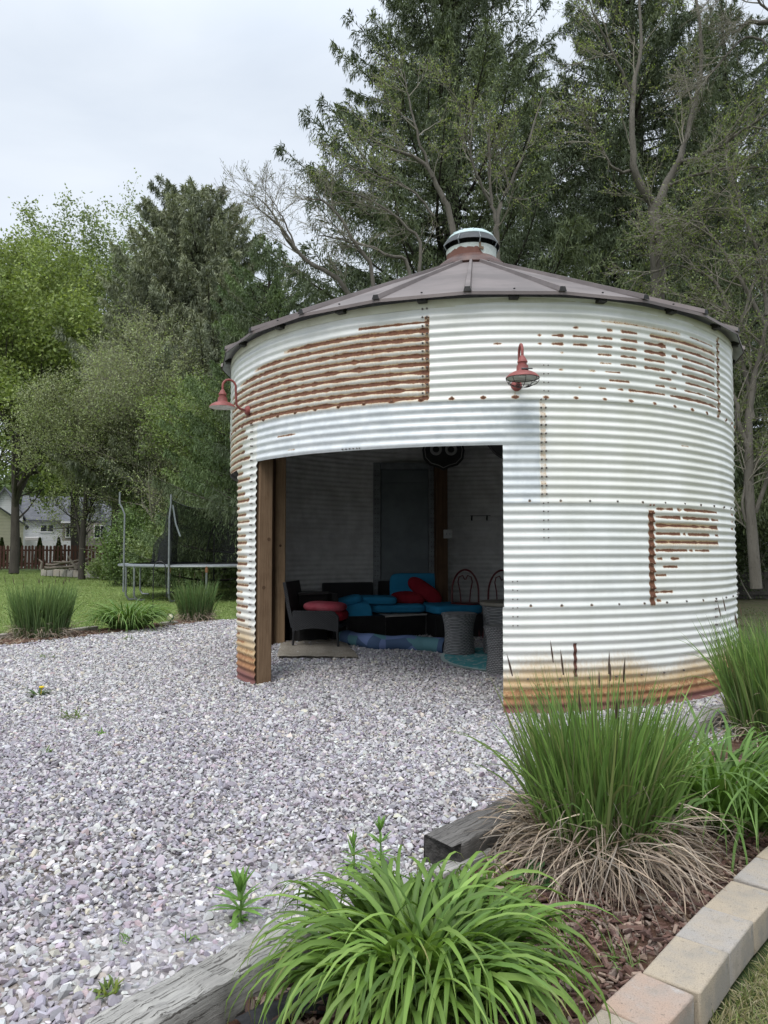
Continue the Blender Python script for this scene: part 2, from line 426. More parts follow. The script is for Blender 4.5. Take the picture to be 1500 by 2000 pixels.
M_BOLT = pmat('bolt_steel', (.10, .09, .085), (.22, .20, .18), 60, .5, 0, metal=.5)
M_BOLTR = pmat('rusty_bolt', (.13, .06, .04), (.22, .12, .07), 60, .8, 0)
def bolt_geo(m, th, z, r):
    rr = BR + .009 + .0066*math.cos(2*PI*z/PIT); q = rotz(th) @ rotx(PI/2); n = 7; V = []
    for rad, h in ((r, -.004), (r*.95, .004), (r*.5, .008)):
        a = np.arange(n)*2*PI/n; V.append(np.stack([rad*np.cos(a), rad*np.sin(a), np.full(n, h)], 1))
    V = np.concatenate(V) @ q.T + cyl(th, rr, z)
    m.add(V, [(i*n+k, i*n+(k+1) % n, (i+1)*n+(k+1) % n, (i+1)*n+k) for i in range(2) for k in range(n)] + [tuple(2*n+k for k in range(n))])
for key, mat, r in (('a', M_BOLTR, .012), ('b', M_BOLT, .0095), ('c', M_BOLT, .0095), ('d', M_BOLT, .009)):
    for th, z in bolt_pts[key]:
        m = MB(); bolt_geo(m, th, z, r); m.build('bolt', mat, grain_bin)
SB = MB(); SBR = MB()
def seam(th, z0, z1, gap=.036, rusty=False, r=.0085):
    z = row_z(z0) + PIT*.5
    while z < z1:
        for g in (0, gap): bolt_geo(SBR if rusty else SB, th + g/BR, z + random.uniform(-.003, .003), r)
        z += PIT
seam(hit(826, 700)[0], RH*3, RH*4-.05); seam(hit(1057, 880)[0], RH*2, RH*3); seam(hit(1270, 1085)[0], RH, RH*2, rusty=True)
seam(hit(1399, 740)[0], RH*3, RH*4-.1, .03, True); seam(hit(1395, 1215)[0], .3, RH, .03); seam(hit(492, 950)[0], .5, RH*3, .03)
seam(hit(1061, 740)[0], RH*3+.05, RH*3+.32, .036, r=.006); seam(hit(1061, 1010)[0], RH*2-.28, RH*2, .036, r=.006); seam(hit(1001, 1170)[0], RH-.15, RH+.2, .036, r=.006)
for x in (670, 677, 684, 691, 698, 703): bolt_geo(SB, hit(x, 871)[0], HEAD + .012, .006)
tag(SB.build('seam_bolts', M_BOLT, grain_bin), kind='stuff'); tag(SBR.build('rusty_seam_bolts', M_BOLTR, grain_bin), kind='stuff')
# the loose rusty strap low on the wall
sm = MB(); th, z1 = hit(1122, 1256); _, z0 = hit(1122, 1321)
Zs = np.linspace(z0, z1, 40); G = []
for z in Zs:
    rr = BR + .012 + .0066*math.cos(2*PI*z/PIT)
    G.append([cyl(th-.0045, rr-.006, z), cyl(th-.0045, rr, z), cyl(th+.0045, rr, z), cyl(th+.0045, rr-.006, z)])
sm.grid(np.array(G)); sm.build('strap', pmat('rusty_strap', (.07, .03, .025), (.14, .06, .045), 40, .85, .3), grain_bin)

# ------------------------------------------------------------------ roof
M_ROOF = pmat('brown_roof_metal', (.10, .08, .075), (.165, .135, .128), 1.4, .55, .1, 30, spec=.5)
M_ROOFD = pmat('brown_roof_trim', (.085, .05, .045), (.135, .075, .062), 8, .5, .1)
M_UNDER = pmat('roof_underside', (.26, .27, .27), (.36, .37, .36), 5, .55, .1)
M_DARK = pmat('black_iron', (.012, .012, .012), (.03, .028, .026), 30, .55, .1)
NR, R_E, Z_E, R_T, Z_T = 24, BR + .115, RH*4 + .012, .40, 4.44
a_rib = hit(913, 567, R_E)[0]
pan = MB(); G = []
angs = a_rib + np.arange(NR)*2*PI/NR
for r, z in ((R_T, Z_T), ((R_T+R_E)/2, (Z_T+Z_E)/2 + .006), (R_E, Z_E), (R_E+.003, Z_E-.028)):
    G.append([cyl(a, r, z) for a in angs])
pan.grid(np.array(G), wrap=True)
roof = pan.build('roof', M_ROOF, grain_bin, smooth=False)
un = MB(); G = []
for r, z in ((R_T, Z_T-.03), (R_E-.006, Z_E-.024)): G.append([cyl(a, r, z) for a in angs])
un.grid(np.array(G), wrap=True); un.build('roof_underside', M_UNDER, roof, smooth=False)
d = cyl(0, R_E+.012, Z_E+.004) - cyl(0, R_T, Z_T+.01)
for a in angs:
    m = MB(); G = []
    for s in np.linspace(0, 1, 6):
        r = R_T + (R_E+.012-R_T)*s; z = Z_T + (Z_E-Z_T)*s
        w = .020 + .012*s; h = .034
        tang = np.array([math.cos(a), math.sin(a), 0]); c = cyl(a, r, z)
        G.append([c + tang*(-w) + [0, 0, -.004], c + tang*(-w*.62) + [0, 0, h], c + tang*(w*.62) + [0, 0, h], c + tang*w + [0, 0, -.004]])
    m.grid(np.array(G))
    m.add(np.array(G[-1]), [(0, 1, 2, 3)], 1)
    m.build('roof_rib', [M_ROOF, M_DARK], roof, smooth=False)
for a in angs + PI/NR:
    m = MB(); q = rotz(a)
    m.box(cyl(a, BR+.035, Z_E-.022), (.075, .07, .045), q); m.box(cyl(a, BR+.073, Z_E-.022), (.02, .01, .02), q, 0)
    m.build('eave_bracket', M_DARK, grain_bin, bevel=.003)
for a in angs[np.cos(angs) > -.2]:
    pass
scr = MB()
for a in angs + PI/NR:
    scr.lathe([(.009, 0), (.009, .006), (.003, .009)], 6, cyl(a, R_E-.05, Z_E+.026), capt=True)
scr.build('roof_screw', M_DARK, roof)
# plain eave band under the roof
eb = MB(); A = np.linspace(0, 2*PI, 181)[:-1]
eb.grid(np.array([[cyl(a, BR+.016, RH*4-.075) for a in A], [cyl(a, BR+.014, Z_E-.02) for a in A]]), wrap=True)
eb.build('eave_band', pmat('eave_cream', (.62, .62, .50), (.54, .53, .41), 6, .5, .1), grain_bin)

# ------------------------------------------------------------------ roof vent
def m_vent():
    t = NT('vent_painted'); v = t.co('Object')
    sep = t.n('SeparateXYZ'); t.put(sep.inputs[0], t.tc.outputs['Object'])
    edge = t.math('ADD', t.math('SUBTRACT', t.math('SUBTRACT', 4.655, t.math('MULTIPLY', t.ramp(sep.outputs[0], .02, .16), .12)), sep.outputs[2]), t.math('MULTIPLY', t.math('SUBTRACT', t.noise(t.co('Object', (1, 1, .5)), 6, 5), .45), .14))
    f = t.ramp(edge, -.004, .004)
    c = t.mix(t.ramp(t.noise(v, 20, 4), .4, .7), (.66, .71, .68), (.52, .58, .55))
    c = t.mix(f, c, t.mix(t.noise(v, 30, 4), (.15, .065, .05), (.24, .11, .08)))
    t.bsdf(c, .55, 0, .4); return t.m
M_FRAMEV = pmat('vent_strut_metal', (.16, .18, .19), (.24, .26, .27), 10, .5, .0)
M_CAP = pmat('weathered_copper_green', (.38, .49, .49), (.48, .58, .58), 8, .45, .1)
v = MB(); v.lathe([(.40, 4.43), (.43, 4.452), (.425, 4.458), (.405, 4.462), (.392, 4.51), (.37, 4.53), (.30, 4.585), (.289, 4.59)], 48)
fl = v.build('vent_flange', M_ROOFD, grain_bin)
v = MB(); v.lathe([(.288, 4.50), (.287, 4.70), (.292, 4.708), (.27, 4.715)], 48)
v.build('vent_neck', m_vent(), fl)
v = MB(); v.lathe([(.235, 4.68), (.235, 4.86)], 40)
for k in range(40):
    a = k*2*PI/40; v.box(cyl(a, .237, 4.78), (.006, .006, .14), rotz(a))
v.build('vent_screen', pmat('vent_mesh', (.02, .022, .024), (.035, .035, .035), 40, .7, 0), fl)
v = MB(); v.lathe([(.272, 4.835), (.275, 4.842), (.262, 4.868), (.22, 4.90), (.15, 4.925), (.06, 4.938), (0.001, 4.94)], 48)
for k in range(12):
    a = k*PI/6; v.tube([cyl(a, .25, 4.882), cyl(a, .18, 4.918), cyl(a, .08, 4.94)], .005, 5)
v.build('vent_cap', M_CAP, fl)
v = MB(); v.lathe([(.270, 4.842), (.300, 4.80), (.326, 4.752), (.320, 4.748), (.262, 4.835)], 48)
v.build('vent_skirt', pmat('vent_shadow_metal', (.022, .025, .028), (.045, .05, .054), 10, .5, .05), fl)  # near-black colour stands for the dark inside seen through the louver
for k in range(8):
    a = k*PI/4 + .2; v = MB(); v.tube([cyl(a, .275, 4.84), cyl(a, .330, 4.755), cyl(a, .300, 4.705)], .007, 5); v.build('vent_strut', M_FRAMEV, fl)
v = MB(); a = hit(950, 480)[0] + .3
v.box(cyl(a, .293, 4.68), (.02, .012, .07), rotz(a)); v.box(cyl(a+.05, .296, 4.645), (.05, .016, .03), rotz(a+.05))
v.build('vent_latch', pmat('latch_rust', (.12, .08, .05), (.2, .14, .09), 30, .8, .1), fl)

# ------------------------------------------------------------------ timber posts, back door
M_POST = woodmat('treated_post', (.22, .145, .088), (.145, .093, .054), (.09, .05, .025), 'Z', 1, .8, .3, 75, .35)
M_POSTD = woodmat('dark_post', (.12, .07, .04), (.08, .045, .025), (.03, .018, .01), 'Z', 1, .8, .3, 26, .4)
M_POST2 = woodmat('lit_post', (.36, .245, .145), (.27, .18, .105), (.12, .075, .04), 'Z', 1, .8, .3, 75, .3)  # post wood lightened: the light on the second post is in its colour
def post(x, y, w, dd, rz, mat=M_POST, h=RH*3.3, knots=()):
    m = MB(); m.box((0, 0, h/2-.02), (w, dd, h))
    o = m.build('timber_post', mat, grain_bin, bevel=.006); o.location = (x, y, 0); o.rotation_euler = (0, 0, rz)
    for kx, kz in knots:
        k = MB(); k.tube([(kx, -dd/2-.001, kz), (kx, -dd/2-.003, kz)], .017, 10)
        k.build('knot', M_POSTD, o)
    return o
pL = cyl(th_L - math.radians(.9), BR-.098, 0)
post(pL[0], pL[1], .135, .13, th_L + PI/2, knots=((.03, 1.35), (-.02, .9)))
p2 = at(546, 1255, 9.55) - BC
post(p2[0]-.015, p2[1], .165, .15, math.radians(6), M_POST2, knots=((.02, 1.3),))
p3 = at(861, 1000, 10.75) - BC
post(p3[0], p3[1], .17, .15, math.radians(8), M_POSTD)
pc = cyl(th_B + .05, BR-.09, 0); post(pc[0], pc[1]+.05, .13, .13, th_B, M_POSTD)
# back door: galvanised frame with bolt holes and a plain panel
M_DOOR = pmat('door_steel', (.11, .128, .135), (.08, .094, .10), 3, .5, .15, 20, metal=.2)
M_FRAME = pmat('door_frame_steel', (.15, .162, .166), (.10, .108, .112), 10, .5, .15, metal=.3)
Yd = 10.95
dl, dr = at(729, 1000, Yd) - BC, at(851, 1000, Yd) - BC
zt = at(780, 904, Yd)[2]
df = MB()
w = dr[0]-dl[0]; cx = (dl[0]+dr[0])/2; yy = Yd - BC[1]
for sx in (-1, 1): df.box((cx+sx*(w/2-.055), yy, zt/2), (.11, .09, zt))
df.box((cx, yy, zt-.05), (w-.22, .088, .10))
fr = df.build('door_frame', M_FRAME, grain_bin, bevel=.006)
dp = MB(); dp.box((cx, yy+.01, (zt-.1)/2), (w-.224, .03, zt-.102)); dp.box((cx, yy-.012, .9), (w-.34, .02, .012)); dp.box((cx, yy-.012, zt-.3), (w-.34, .02, .012))
dp.build('door', M_DOOR, grain_bin, bevel=.004)
bh = MB()
for sx in (-1, 1):
    for k in range(34):
        for g in (-.02, .02): bh.tube([(cx+sx*(w/2-.05)+g, yy-.048, .1+k*.07), (cx+sx*(w/2-.05)+g, yy-.0435, .1+k*.07)], .008, 6)
tag(bh.build('bolt_holes', M_DARK, fr), kind='stuff')
# ================================================================== GROUND
def poly_sheet(name, pts, z, mat, kind='structure'):
    bm = bmesh.new(); vs = [bm.verts.new((p[0], p[1], z)) for p in pts]; f = bm.faces.new(vs)
    if f.normal.z < 0: f.normal_flip()
    me = bpy.data.meshes.new(name); bm.normal_update(); bm.to_mesh(me); bm.free(); me.materials.append(mat)
    o = bpy.data.objects.new(name, me); link(o); return tag(o, kind=kind)
def m_lawn(name, a, b, cc):
    t = NT(name); v = t.co('Object')
    c = t.mix(t.ramp(t.noise(v, .7, 5), .35, .65), a, b)
    c = t.mix(t.ramp(t.noise(t.co('Object', (1, .35, 1)), 5, 6, .7), .5, .72, 0, .7), c, cc)
    c = t.mix(t.ramp(t.noise(v, 60, 3), .35, .7, 0, .5), c, tuple(.45*k for k in a))
    t.bsdf(c, .95, 0, .1, t.bump(t.noise(v, 45, 5, .7), .6, .03)); return t.m
poly_sheet('ground', [(-900, -300), (900, -300), (900, 1500), (-900, 1500)], -.035, m_lawn('far_ground', (.05, .075, .028), (.075, .09, .04), (.10, .095, .06)))
poly_sheet('lawn', [(-40, 6.5), (-5.9, 6.5), (-4.78, 9.85), (-3.1, 12.75), (-1.6, 14.5), (5.5, 15.5), (4, 46), (-45, 46)], -.028, m_lawn('lawn_grass', (.15, .215, .06), (.19, .25, .08), (.26, .28, .12)))
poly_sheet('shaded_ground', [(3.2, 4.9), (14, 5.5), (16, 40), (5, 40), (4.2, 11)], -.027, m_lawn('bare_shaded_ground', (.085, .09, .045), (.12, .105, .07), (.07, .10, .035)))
# lawn on the near side of the edging blocks
poly_sheet('near_lawn', [(-.3, .2), (2, .2), (6, 5.4), (5.6, 7.5)], -.026, m_lawn('near_lawn_grass', (.22, .24, .10), (.28, .27, .14), (.34, .31, .20)))

bed_n = np.array([.7071, -.7071])      # across the bed, towards the camera-side lawn
def bedpt(s, d): return np.array([.7071, .7071])*s + bed_n*d
def m_soil():
    t = NT('soil'); v = t.co('Object')
    c = t.mix(t.ramp(t.noise(v, 7, 6), .35, .65), (.085, .045, .032), (.145, .085, .062))
    c = t.mix(t.ramp(t.noise(v, 30, 5), .5, .7), c, (.20, .14, .10))
    t.bsdf(c, .95, 0, .1, t.bump(t.noise(v, 40, 6, .7), .9, .03)); return t.m
poly_sheet('planting_bed', [bedpt(.2, -1.86), bedpt(.2, -.86), bedpt(10.0, -1.0), bedpt(10.0, -2.05)], .006, m_soil())
poly_sheet('back_planting_bed', [(-6.4, 7.9), (-5.35, 9.15), (-4.55, 10.35), (-3.5, 12.1), (-2.9, 13.1), (-3.3, 13.3), (-4.4, 11.9), (-5.3, 10.5), (-7.0, 8.6)], .004, m_soil())

# ------------------------------------------------------------------ gravel
def m_gravel_base():
    t = NT('gravel_fines'); v = t.co('Object')
    vo = t.n('TexVoronoi'); t.put(vo.inputs['Vector'], v); vo.inputs['Scale'].default_value = 42
    sep = t.n('SeparateColor'); t.put(sep.inputs[0], vo.outputs['Color'])
    c = t.mix(sep.outputs[0], (.19, .175, .18), (.42, .40, .40))
    c = t.mix(t.ramp(t.noise(v, 1.2, 4), .5, .7, 0, .6), c, (.26, .20, .14))
    t.bsdf(c, .95, 0, .1, t.bump(vo.outputs['Distance'], .8, .02)); return t.m
gpoly = np.array([(-8, -2.0), bedpt(-1.0, -1.84), bedpt(3.0, -1.84), bedpt(6.8, -1.9), bedpt(8.4, -2.0), (4.2, 8.4), (4.1, 11.3), (1.0, 12.2), (-1.4, 13.9), (-3.0, 13.0), (-3.55, 12.0), (-4.6, 10.2), (-5.4, 9.0), (-6.6, 7.7), (-14, 2)])
poly_sheet('gravel_bed', gpoly, 0.0, m_gravel_base())
def inside(P, poly):
    x, y = P[:, 0], P[:, 1]; r = np.zeros(len(P), bool); j = len(poly)-1
    for i in range(len(poly)):
        xi, yi = poly[i]; xj, yj = poly[j]
        r ^= ((yi > y) != (yj > y)) & (x < (xj-xi)*(y-yi)/(yj-yi+1e-12)+xi); j = i
    return r
def hull_template(n, seed, flat):
    rg = random.Random(seed); bm = bmesh.new()
    for _ in range(n):
        p = Vector((rg.gauss(0, 1), rg.gauss(0, 1), rg.gauss(0, 1))).normalized()
        m = max(abs(p.x), abs(p.y), abs(p.z)); p = p*(.55/m + .45)*rg.uniform(.85, 1.05)
        bm.verts.new((p.x*rg.uniform(.9, 1.1), p.y*.78, p.z*flat))
    bmesh.ops.convex_hull(bm, input=bm.verts[:], use_existing_faces=False)
    loose = [v for v in bm.verts if not v.link_faces]
    bmesh.ops.delete(bm, geom=loose, context='VERTS')
    bmesh.ops.triangulate(bm, faces=bm.faces[:])
    bm.verts.ensure_lookup_table(); bm.verts.index_update()
    V = np.array([v.co[:] for v in bm.verts]); T = np.array([[v.index for v in f.verts] for f in bm.faces]); bm.free()
    return V, T
def rand_rots(n, rg, tilt=.5):
    a = rg.uniform(0, 2*PI, n); b = rg.normal(0, tilt, n); c = rg.normal(0, tilt, n)
    ca, sa, cb, sb, cc, sc = np.cos(a), np.sin(a), np.cos(b), np.sin(b), np.cos(c), np.sin(c)
    Z = np.zeros(n); O = np.ones(n)
    Rz = np.stack([ca, -sa, Z, sa, ca, Z, Z, Z, O], -1).reshape(n, 3, 3)
    Rx = np.stack([O, Z, Z, Z, cb, -sb, Z, sb, cb], -1).reshape(n, 3, 3)
    Ry = np.stack([cc, Z, sc, Z, O, Z, -sc, Z, cc], -1).reshape(n, 3, 3)
    return Rz @ Rx @ Ry
def scatter(name, P, size, colors, templates, mat, rg, tilt=.5, kind='stuff', label=None, cat=None, aspect=None):
    N = len(P); which = rg.integers(0, len(templates), N); Vs, Fs, Cs = [], [], []; off = 0
    R3 = rand_rots(N, rg, tilt)
    for k, (tv, tt) in enumerate(templates):
        ix = np.where(which == k)[0]
        if not len(ix): continue
        sc = size[ix][:, None]*rg.uniform(.75, 1.25, (len(ix), 3))
        if aspect is not None: sc = size[ix][:, None]*aspect*rg.uniform(.7, 1.3, (len(ix), 3))
        W = np.einsum('nij,nkj->nki', R3[ix], tv[None]*sc[:, None, :]) + P[ix][:, None, :]
        Vs.append(W.reshape(-1, 3)); nv = len(tv)
        Fs.append((tt[None] + (np.arange(len(ix))*nv)[:, None, None] + off).reshape(-1, tt.shape[1]))
        Cs.append(np.repeat(colors[ix], nv, 0)); off += len(ix)*nv
    o = mesh_obj(name, np.concatenate(Vs), Fs, mat, attrs={'Col': np.concatenate(Cs)}, smooth=False)
    return tag(o, label, cat, kind=kind)
def jitter_grid(x0, x1, y0, y1, sp, rg):
    X, Y = np.meshgrid(np.arange(x0, x1, sp), np.arange(y0, y1, sp*.92))
    X[::2] += sp/2
    P = np.stack([X.ravel(), Y.ravel()], 1); return P + rg.uniform(-.42, .42, P.shape)*sp
rg = np.random.default_rng(3)
chunks = []
for (y0, y1, sp, s0) in ((1.2, 2.3, .0235, .0130), (2.3, 3.4, .0205, .0112), (3.4, 5.6, .0208, .0108), (5.6, 9.2, .026, .0128), (9.2, 13.6, .041, .019)):
    P = jitter_grid(-.62*y1-.9, .62*y1+.5, y0, y1, sp, rg)
    P = P[(np.abs(P[:, 0]) < .56*P[:, 1]+.75)]
    P = P[inside(P, gpoly)]
    # the base ground shows through here and there
    s = s0*np.exp(rg.normal(0, .32, len(P)))
    big = rg.random(len(P)) < .05; s[big] *= 1.6; s = np.minimum(s, .027)
    chunks.append((P, s))
P = np.concatenate([c[0] for c in chunks]); sz = np.concatenate([c[1] for c in chunks])
# keep away from the sheet-metal walls and posts
d = P - BC[:2]; rr = np.linalg.norm(d, axis=1); th = np.arctan2(d[:, 0], -d[:, 1])
wall = (np.abs(rr-BR) < .035) & ~((th > th_L) & (th < th_R)) & ~((th > th_B) & (th < th_S))
hid = (rr > BR) & (th > th_R) & (th < 2.2) & (d[:, 1] > .3)
P, sz, th, rr = P[~wall & ~hid], sz[~wall & ~hid], th[~wall & ~hid], rr[~wall & ~hid]
def lownoise(P, f, seed):
    r = np.random.default_rng(seed); v = np.zeros(len(P))
    for k in range(7):
        a = r.uniform(0, 2*PI); q = f*r.uniform(.6, 1.8); v += np.sin((P[:, 0]*math.cos(a)+P[:, 1]*math.sin(a))*q + r.uniform(0, 6))
    return v/3
pal = np.array([(.33, .31, .345), (.42, .41, .425), (.50, .495, .49), (.575, .57, .555), (.54, .51, .435), (.25, .235, .255), (.42, .37, .40), (.37, .375, .365), (.45, .37, .365)])
w_in = np.array([.10, .24, .24, .14, .04, .07, .03, .14, .0]); w_pur = np.array([.22, .25, .17, .11, .04, .08, .09, .03, .01]); w_wh = np.array([.08, .21, .28, .23, .09, .03, .03, .05, .005])
pur = np.clip(.5 + .45*lownoise(P, 1.1, 4) + np.clip((5.4-P[:, 1]-.35*P[:, 0])/3.5, -.5, .6), 0, 1)
u = rg.random(len(P)); isin = (rr < BR+.1)
ci = np.empty(len(P), int)
mixw = pur[:, None]*w_pur/w_pur.sum() + (1-pur)[:, None]*w_wh/w_wh.sum()
mixw[isin] = w_in/w_in.sum()  # greyer stone mix inside the bin stands for the shade there
cum = np.cumsum(mixw, 1); ci = (u[:, None] > cum).sum(1).clip(0, 8)
colr = pal[ci]*rg.uniform(.72, 1.08, (len(P), 1))*np.array([1.0, .978, .99])*rg.uniform(.96, 1.04, (len(P), 3))
bump = .012*lownoise(P, 2.2, 9)
P3 = np.column_stack([P, .004 + .35*sz*rg.random(len(P)) + .006 + bump*.6])
temps = [hull_template(13, k, .55 + .04*(k % 5)) for k in range(10)]
M_STONE = attrcol('gravel_stone', .9, .35, 110, .003, .22, .2)
scatter('gravel', P3, sz, colr, temps, M_STONE, rg, .45, label='crushed purple, grey and white stone gravel covering the yard')
print('stones', len(P))

# ------------------------------------------------------------------ landscape timbers
M_TIE = woodmat('weathered_timber', (.40, .385, .355), (.26, .25, .235), (.05, .045, .04), 'X', 1, .95, .8, 75, .9)
M_TIED = woodmat('dark_weathered_timber', (.17, .16, .15), (.095, .088, .082), (.022, .02, .02), 'X', 1, .95, .8, 60, .7)
def timber(name, a, b, w, h, z, mat, label, seed=0, knot=None, side=0):
    a, b = np.array(a[:2]), np.array(b[:2]); L = np.linalg.norm(b-a); ang = math.atan2(b[1]-a[1], b[0]-a[0])
    o = bm = None; n = 46; rgk = np.random.default_rng(seed); m = MB(); G = []
    nz = rgk.normal(0, 1, (n, 12))
    for i in range(n):
        x = L*i/(n-1) + (0.0)
        rad = .012; sec = []
        for k, (cy, cz, a0) in enumerate(((w/2-rad, h-rad, 0), (-w/2+rad, h-rad, PI/2), (-w/2+rad, rad, PI), (w/2-rad, rad, 1.5*PI))):
            for q in range(3):
                aa = a0 + q*PI/4; er = .004*abs(nz[(i//3) % n, k])*(1 if k < 2 else 0)
                sec.append((x + (.016*nz[i, k*3+q] if i in (0, n-1) else 0), (cy+rad*math.cos(aa))*(1-er*4)+.0022*nz[i, k*3+q], cz+rad*math.sin(aa)-er*1.5+.0018*nz[i, (k*3+q+5) % 12]))
        G.append(sec)
    m.grid(np.array(G), wrap=True)
    m.add(np.array(G[0]), [tuple(range(12))], 1); m.add(np.array(G[-1]), [tuple(range(12))[::-1]], 1)
    if knot:
        kx, ky = knot; m.tube([(kx, ky, h-.012), (kx, ky, h+.001)], .016, 10, mi=1)
    o = m.build(name, [mat, M_TIEEND], None)
    o.location = (a[0], a[1], z); o.rotation_euler = (0, 0, ang)
    return tag(o, label, 'landscape timber', 'landscape timbers edging the gravel')
M_TIEEND = pmat('timber_end', (.035, .032, .03), (.08, .075, .07), 30, .95, .9, 60, bdist=.01)
tA0, tA1 = ground(60, 2060, .12), ground(560, 1795, .12)
n2 = np.array([.7071, -.7071])*.075
timber('landscape_timber', tA0[:2]+n2*.5, tA1[:2]+n2*.5, .15, .13, -.012, M_TIE, 'pale grey weathered timber half under the big daylily', 1)
tB0, tB1 = ground(862, 1640, .115), ground(1180, 1480, .115)
timber('landscape_timber', tB0[:2]-np.array([0, 0]), tB1[:2], .17, .125, -.005, M_TIED, 'dark weathered timber with a knot, ending beside the tall grass clump', 2, knot=(.42, -.03))
tC0, tC1 = ground(1210, 1470, .1), ground(1420, 1385, .1)
timber('landscape_timber', tC0[:2]+[.25, .3], tC1[:2]+[.5, .55], .15, .11, 0, M_TIE, 'grey timber behind the clumps near the rusty wall foot', 3)
fr = MB(); g1 = ground(905, 1690, .02)
rgw = random.Random(4)
for k in range(1):
    pass
wf = MB(); wf.box((0, 0, .012), (.34, .075, .028)); wf.box((.05, .05, .006), (.2, .02, .012), rotz(.1))
o = wf.build('wood_plank', M_TIE, None, bevel=.004); o.location = tuple(g1); o.rotation_euler = (0, .03, .8)
tag(o, 'thin split grey plank lying between daylily and dark timber', 'plank')
# black landscape fabric showing at the timber
lf = MB(); U, W = np.meshgrid(np.linspace(0, 1, 14), np.linspace(0, 1, 10))
g1 = ground(470, 1990, .0); g2 = ground(560, 1895, .0)
Gf = np.zeros((10, 14, 3)); Gf[..., 0] = -.18 + .36*U; Gf[..., 1] = -.07 + .14*W; Gf[..., 2] = .03 + .012*np.sin(U*9+W*4)*np.cos(W*5) + .02*(W < .3)*np.sin(U*6)
lf.grid(Gf); o = lf.build('landscape_fabric', pmat('black_fabric', (.012, .012, .014), (.03, .03, .033), 40, .8, .3)); mid = (g1+g2)/2
o.location = (mid[0]+.12, mid[1]-.08, .0); o.rotation_euler = (0, 0, PI/4); tag(o, 'crumpled black landscape fabric between pale timber and daylily', 'landscape fabric')

# ------------------------------------------------------------------ edging blocks
def m_block(name, a, b, c3):
    t = NT(name); v = t.co('Object')
    info = t.n('ObjectInfo')
    c = t.mix(t.ramp(t.noise(v, 5, 5), .35, .65), a, b)
    c = t.mix(t.ramp(t.noise(v, 9, 6, .7), .52, .72), c, c3)
    c = t.mix(t.ramp(t.noise(v, 220, 2), .45, .75, 0, .45), c, (.16, .14, .12)); c = t.mix(t.ramp(t.noise(v, 3.2, 5, .7), .47, .60, 0, .75), c, (.25, .23, .20))
    pit = t.ramp(t.noise(v, 70, 4, .7), .62, .70); c = t.mix(t.math('MULTIPLY', pit, .6), c, (.13, .115, .095))
    t.bsdf(c, .95, 0, .12, t.bump(t.math('SUBTRACT', t.noise(v, 180, 4, .8), pit), .6, .004)); return t.m
MBL = [m_block('concrete_tan', (.40, .335, .255), (.32, .285, .24), (.30, .29, .275)), m_block('concrete_grey', (.34, .315, .29), (.40, .34, .27), (.27, .27, .27)), m_block('concrete_rose', (.40, .29, .225), (.36, .30, .26), (.42, .40, .38))]
pxs = [(1095, 2035), (1172, 1957), (1249, 1889), (1318, 1818), (1375, 1760), (1428, 1708), (1474, 1666), (1514, 1630), (1551, 1597), (1585, 1566)]
labs = ['tan edging block cut off by the bottom edge of the photo', 'rosy edging block with a pale stain on top', 'tan edging block with a darker grey corner', 'whitish grey edging block under the dry straw', 'tan edging block just past the straw-covered one', 'brown edging block with a grey top beside red mulch', 'tan edging block beside the second daylily bed edge', 'tan edging block farther along below the second daylily', 'farthest edging block at the edge of the photo']
HB = .105
for k in range(len(pxs)-1):
    a, b = ground(*pxs[k], HB)[:2], ground(*pxs[k+1], HB)[:2]
    dv = b-a; L = np.linalg.norm(dv)-.007; ang = math.atan2(dv[1], dv[0]); nn = np.array([dv[1], -dv[0]])/np.linalg.norm(dv)
    m = MB(); rgb = random.Random(k)
    W_ = .155
    m.box((0, 0, HB/2), (L, W_, HB))
    o = m.build('edging_block', MBL[[0, 2, 0, 1, 0, 1, 0, 2, 1][k]], None, bevel=.006, seg=2)
    c = (a+b)/2 + nn*W_/2 + nn*rgb.uniform(-.004, .006)
    o.location = (c[0], c[1], -.012+rgb.uniform(-.007, .004)); o.rotation_euler = (rgb.uniform(-.015, .015), rgb.uniform(-.01, .01), ang + rgb.uniform(-.02, .02))
    tag(o, labs[k], 'edging block', 'concrete blocks edging the bed')

# ------------------------------------------------------------------ mulch
rg = np.random.default_rng(8)
n = 10500; s = rg.uniform(1.2, 6.6, n); dd = rg.uniform(-1.74, -1.0, n)
Pm = np.stack([.7071*s+.7071*dd, .7071*s-.7071*dd, .010+rg.random(n)*.022], 1)
box_t = (np.array([[-1, -1, -1], [1, -1, -1], [1, 1, -1], [-1, 1, -1], [-1, -1, 1], [.8, -.9, 1], [1, .8, 1], [-.9, 1, 1]], float), np.array([[0, 3, 2, 1], [4, 5, 6, 7], [0, 1, 5, 4], [1, 2, 6, 5], [2, 3, 7, 6], [3, 0, 4, 7]]))
mc = np.array([(.12, .068, .054), (.16, .098, .08), (.09, .055, .047), (.26, .19, .15), (.19, .145, .12)])[rg.integers(0, 5, n)]*rg.uniform(.7, 1.25, (n, 1))
M_MULCH = attrcol('mulch_chip', .9, .3, 120, .002, .3, .2)
scatter('mulch', Pm, np.exp(rg.normal(0, .35, n)), mc, [box_t], M_MULCH, rg, .25, label='reddish brown shredded bark mulch in the front bed', aspect=np.array([.015, .0036, .0026]))
n = 1500; Pb = np.stack([rg.uniform(0, 1, n), rg.uniform(-.22, .25, n)], 1)
l0, l1 = np.array([-5.2, 9.55]), np.array([-3.15, 12.95]); dv = l1-l0; nn = np.array([-dv[1], dv[0]])/np.linalg.norm(dv)
Pq = l0 + Pb[:, :1]*dv + nn*Pb[:, 1:]
mc = np.array([(.13, .075, .05), (.17, .11, .08), (.10, .06, .045), (.24, .19, .14)])[rg.integers(0, 4, n)]
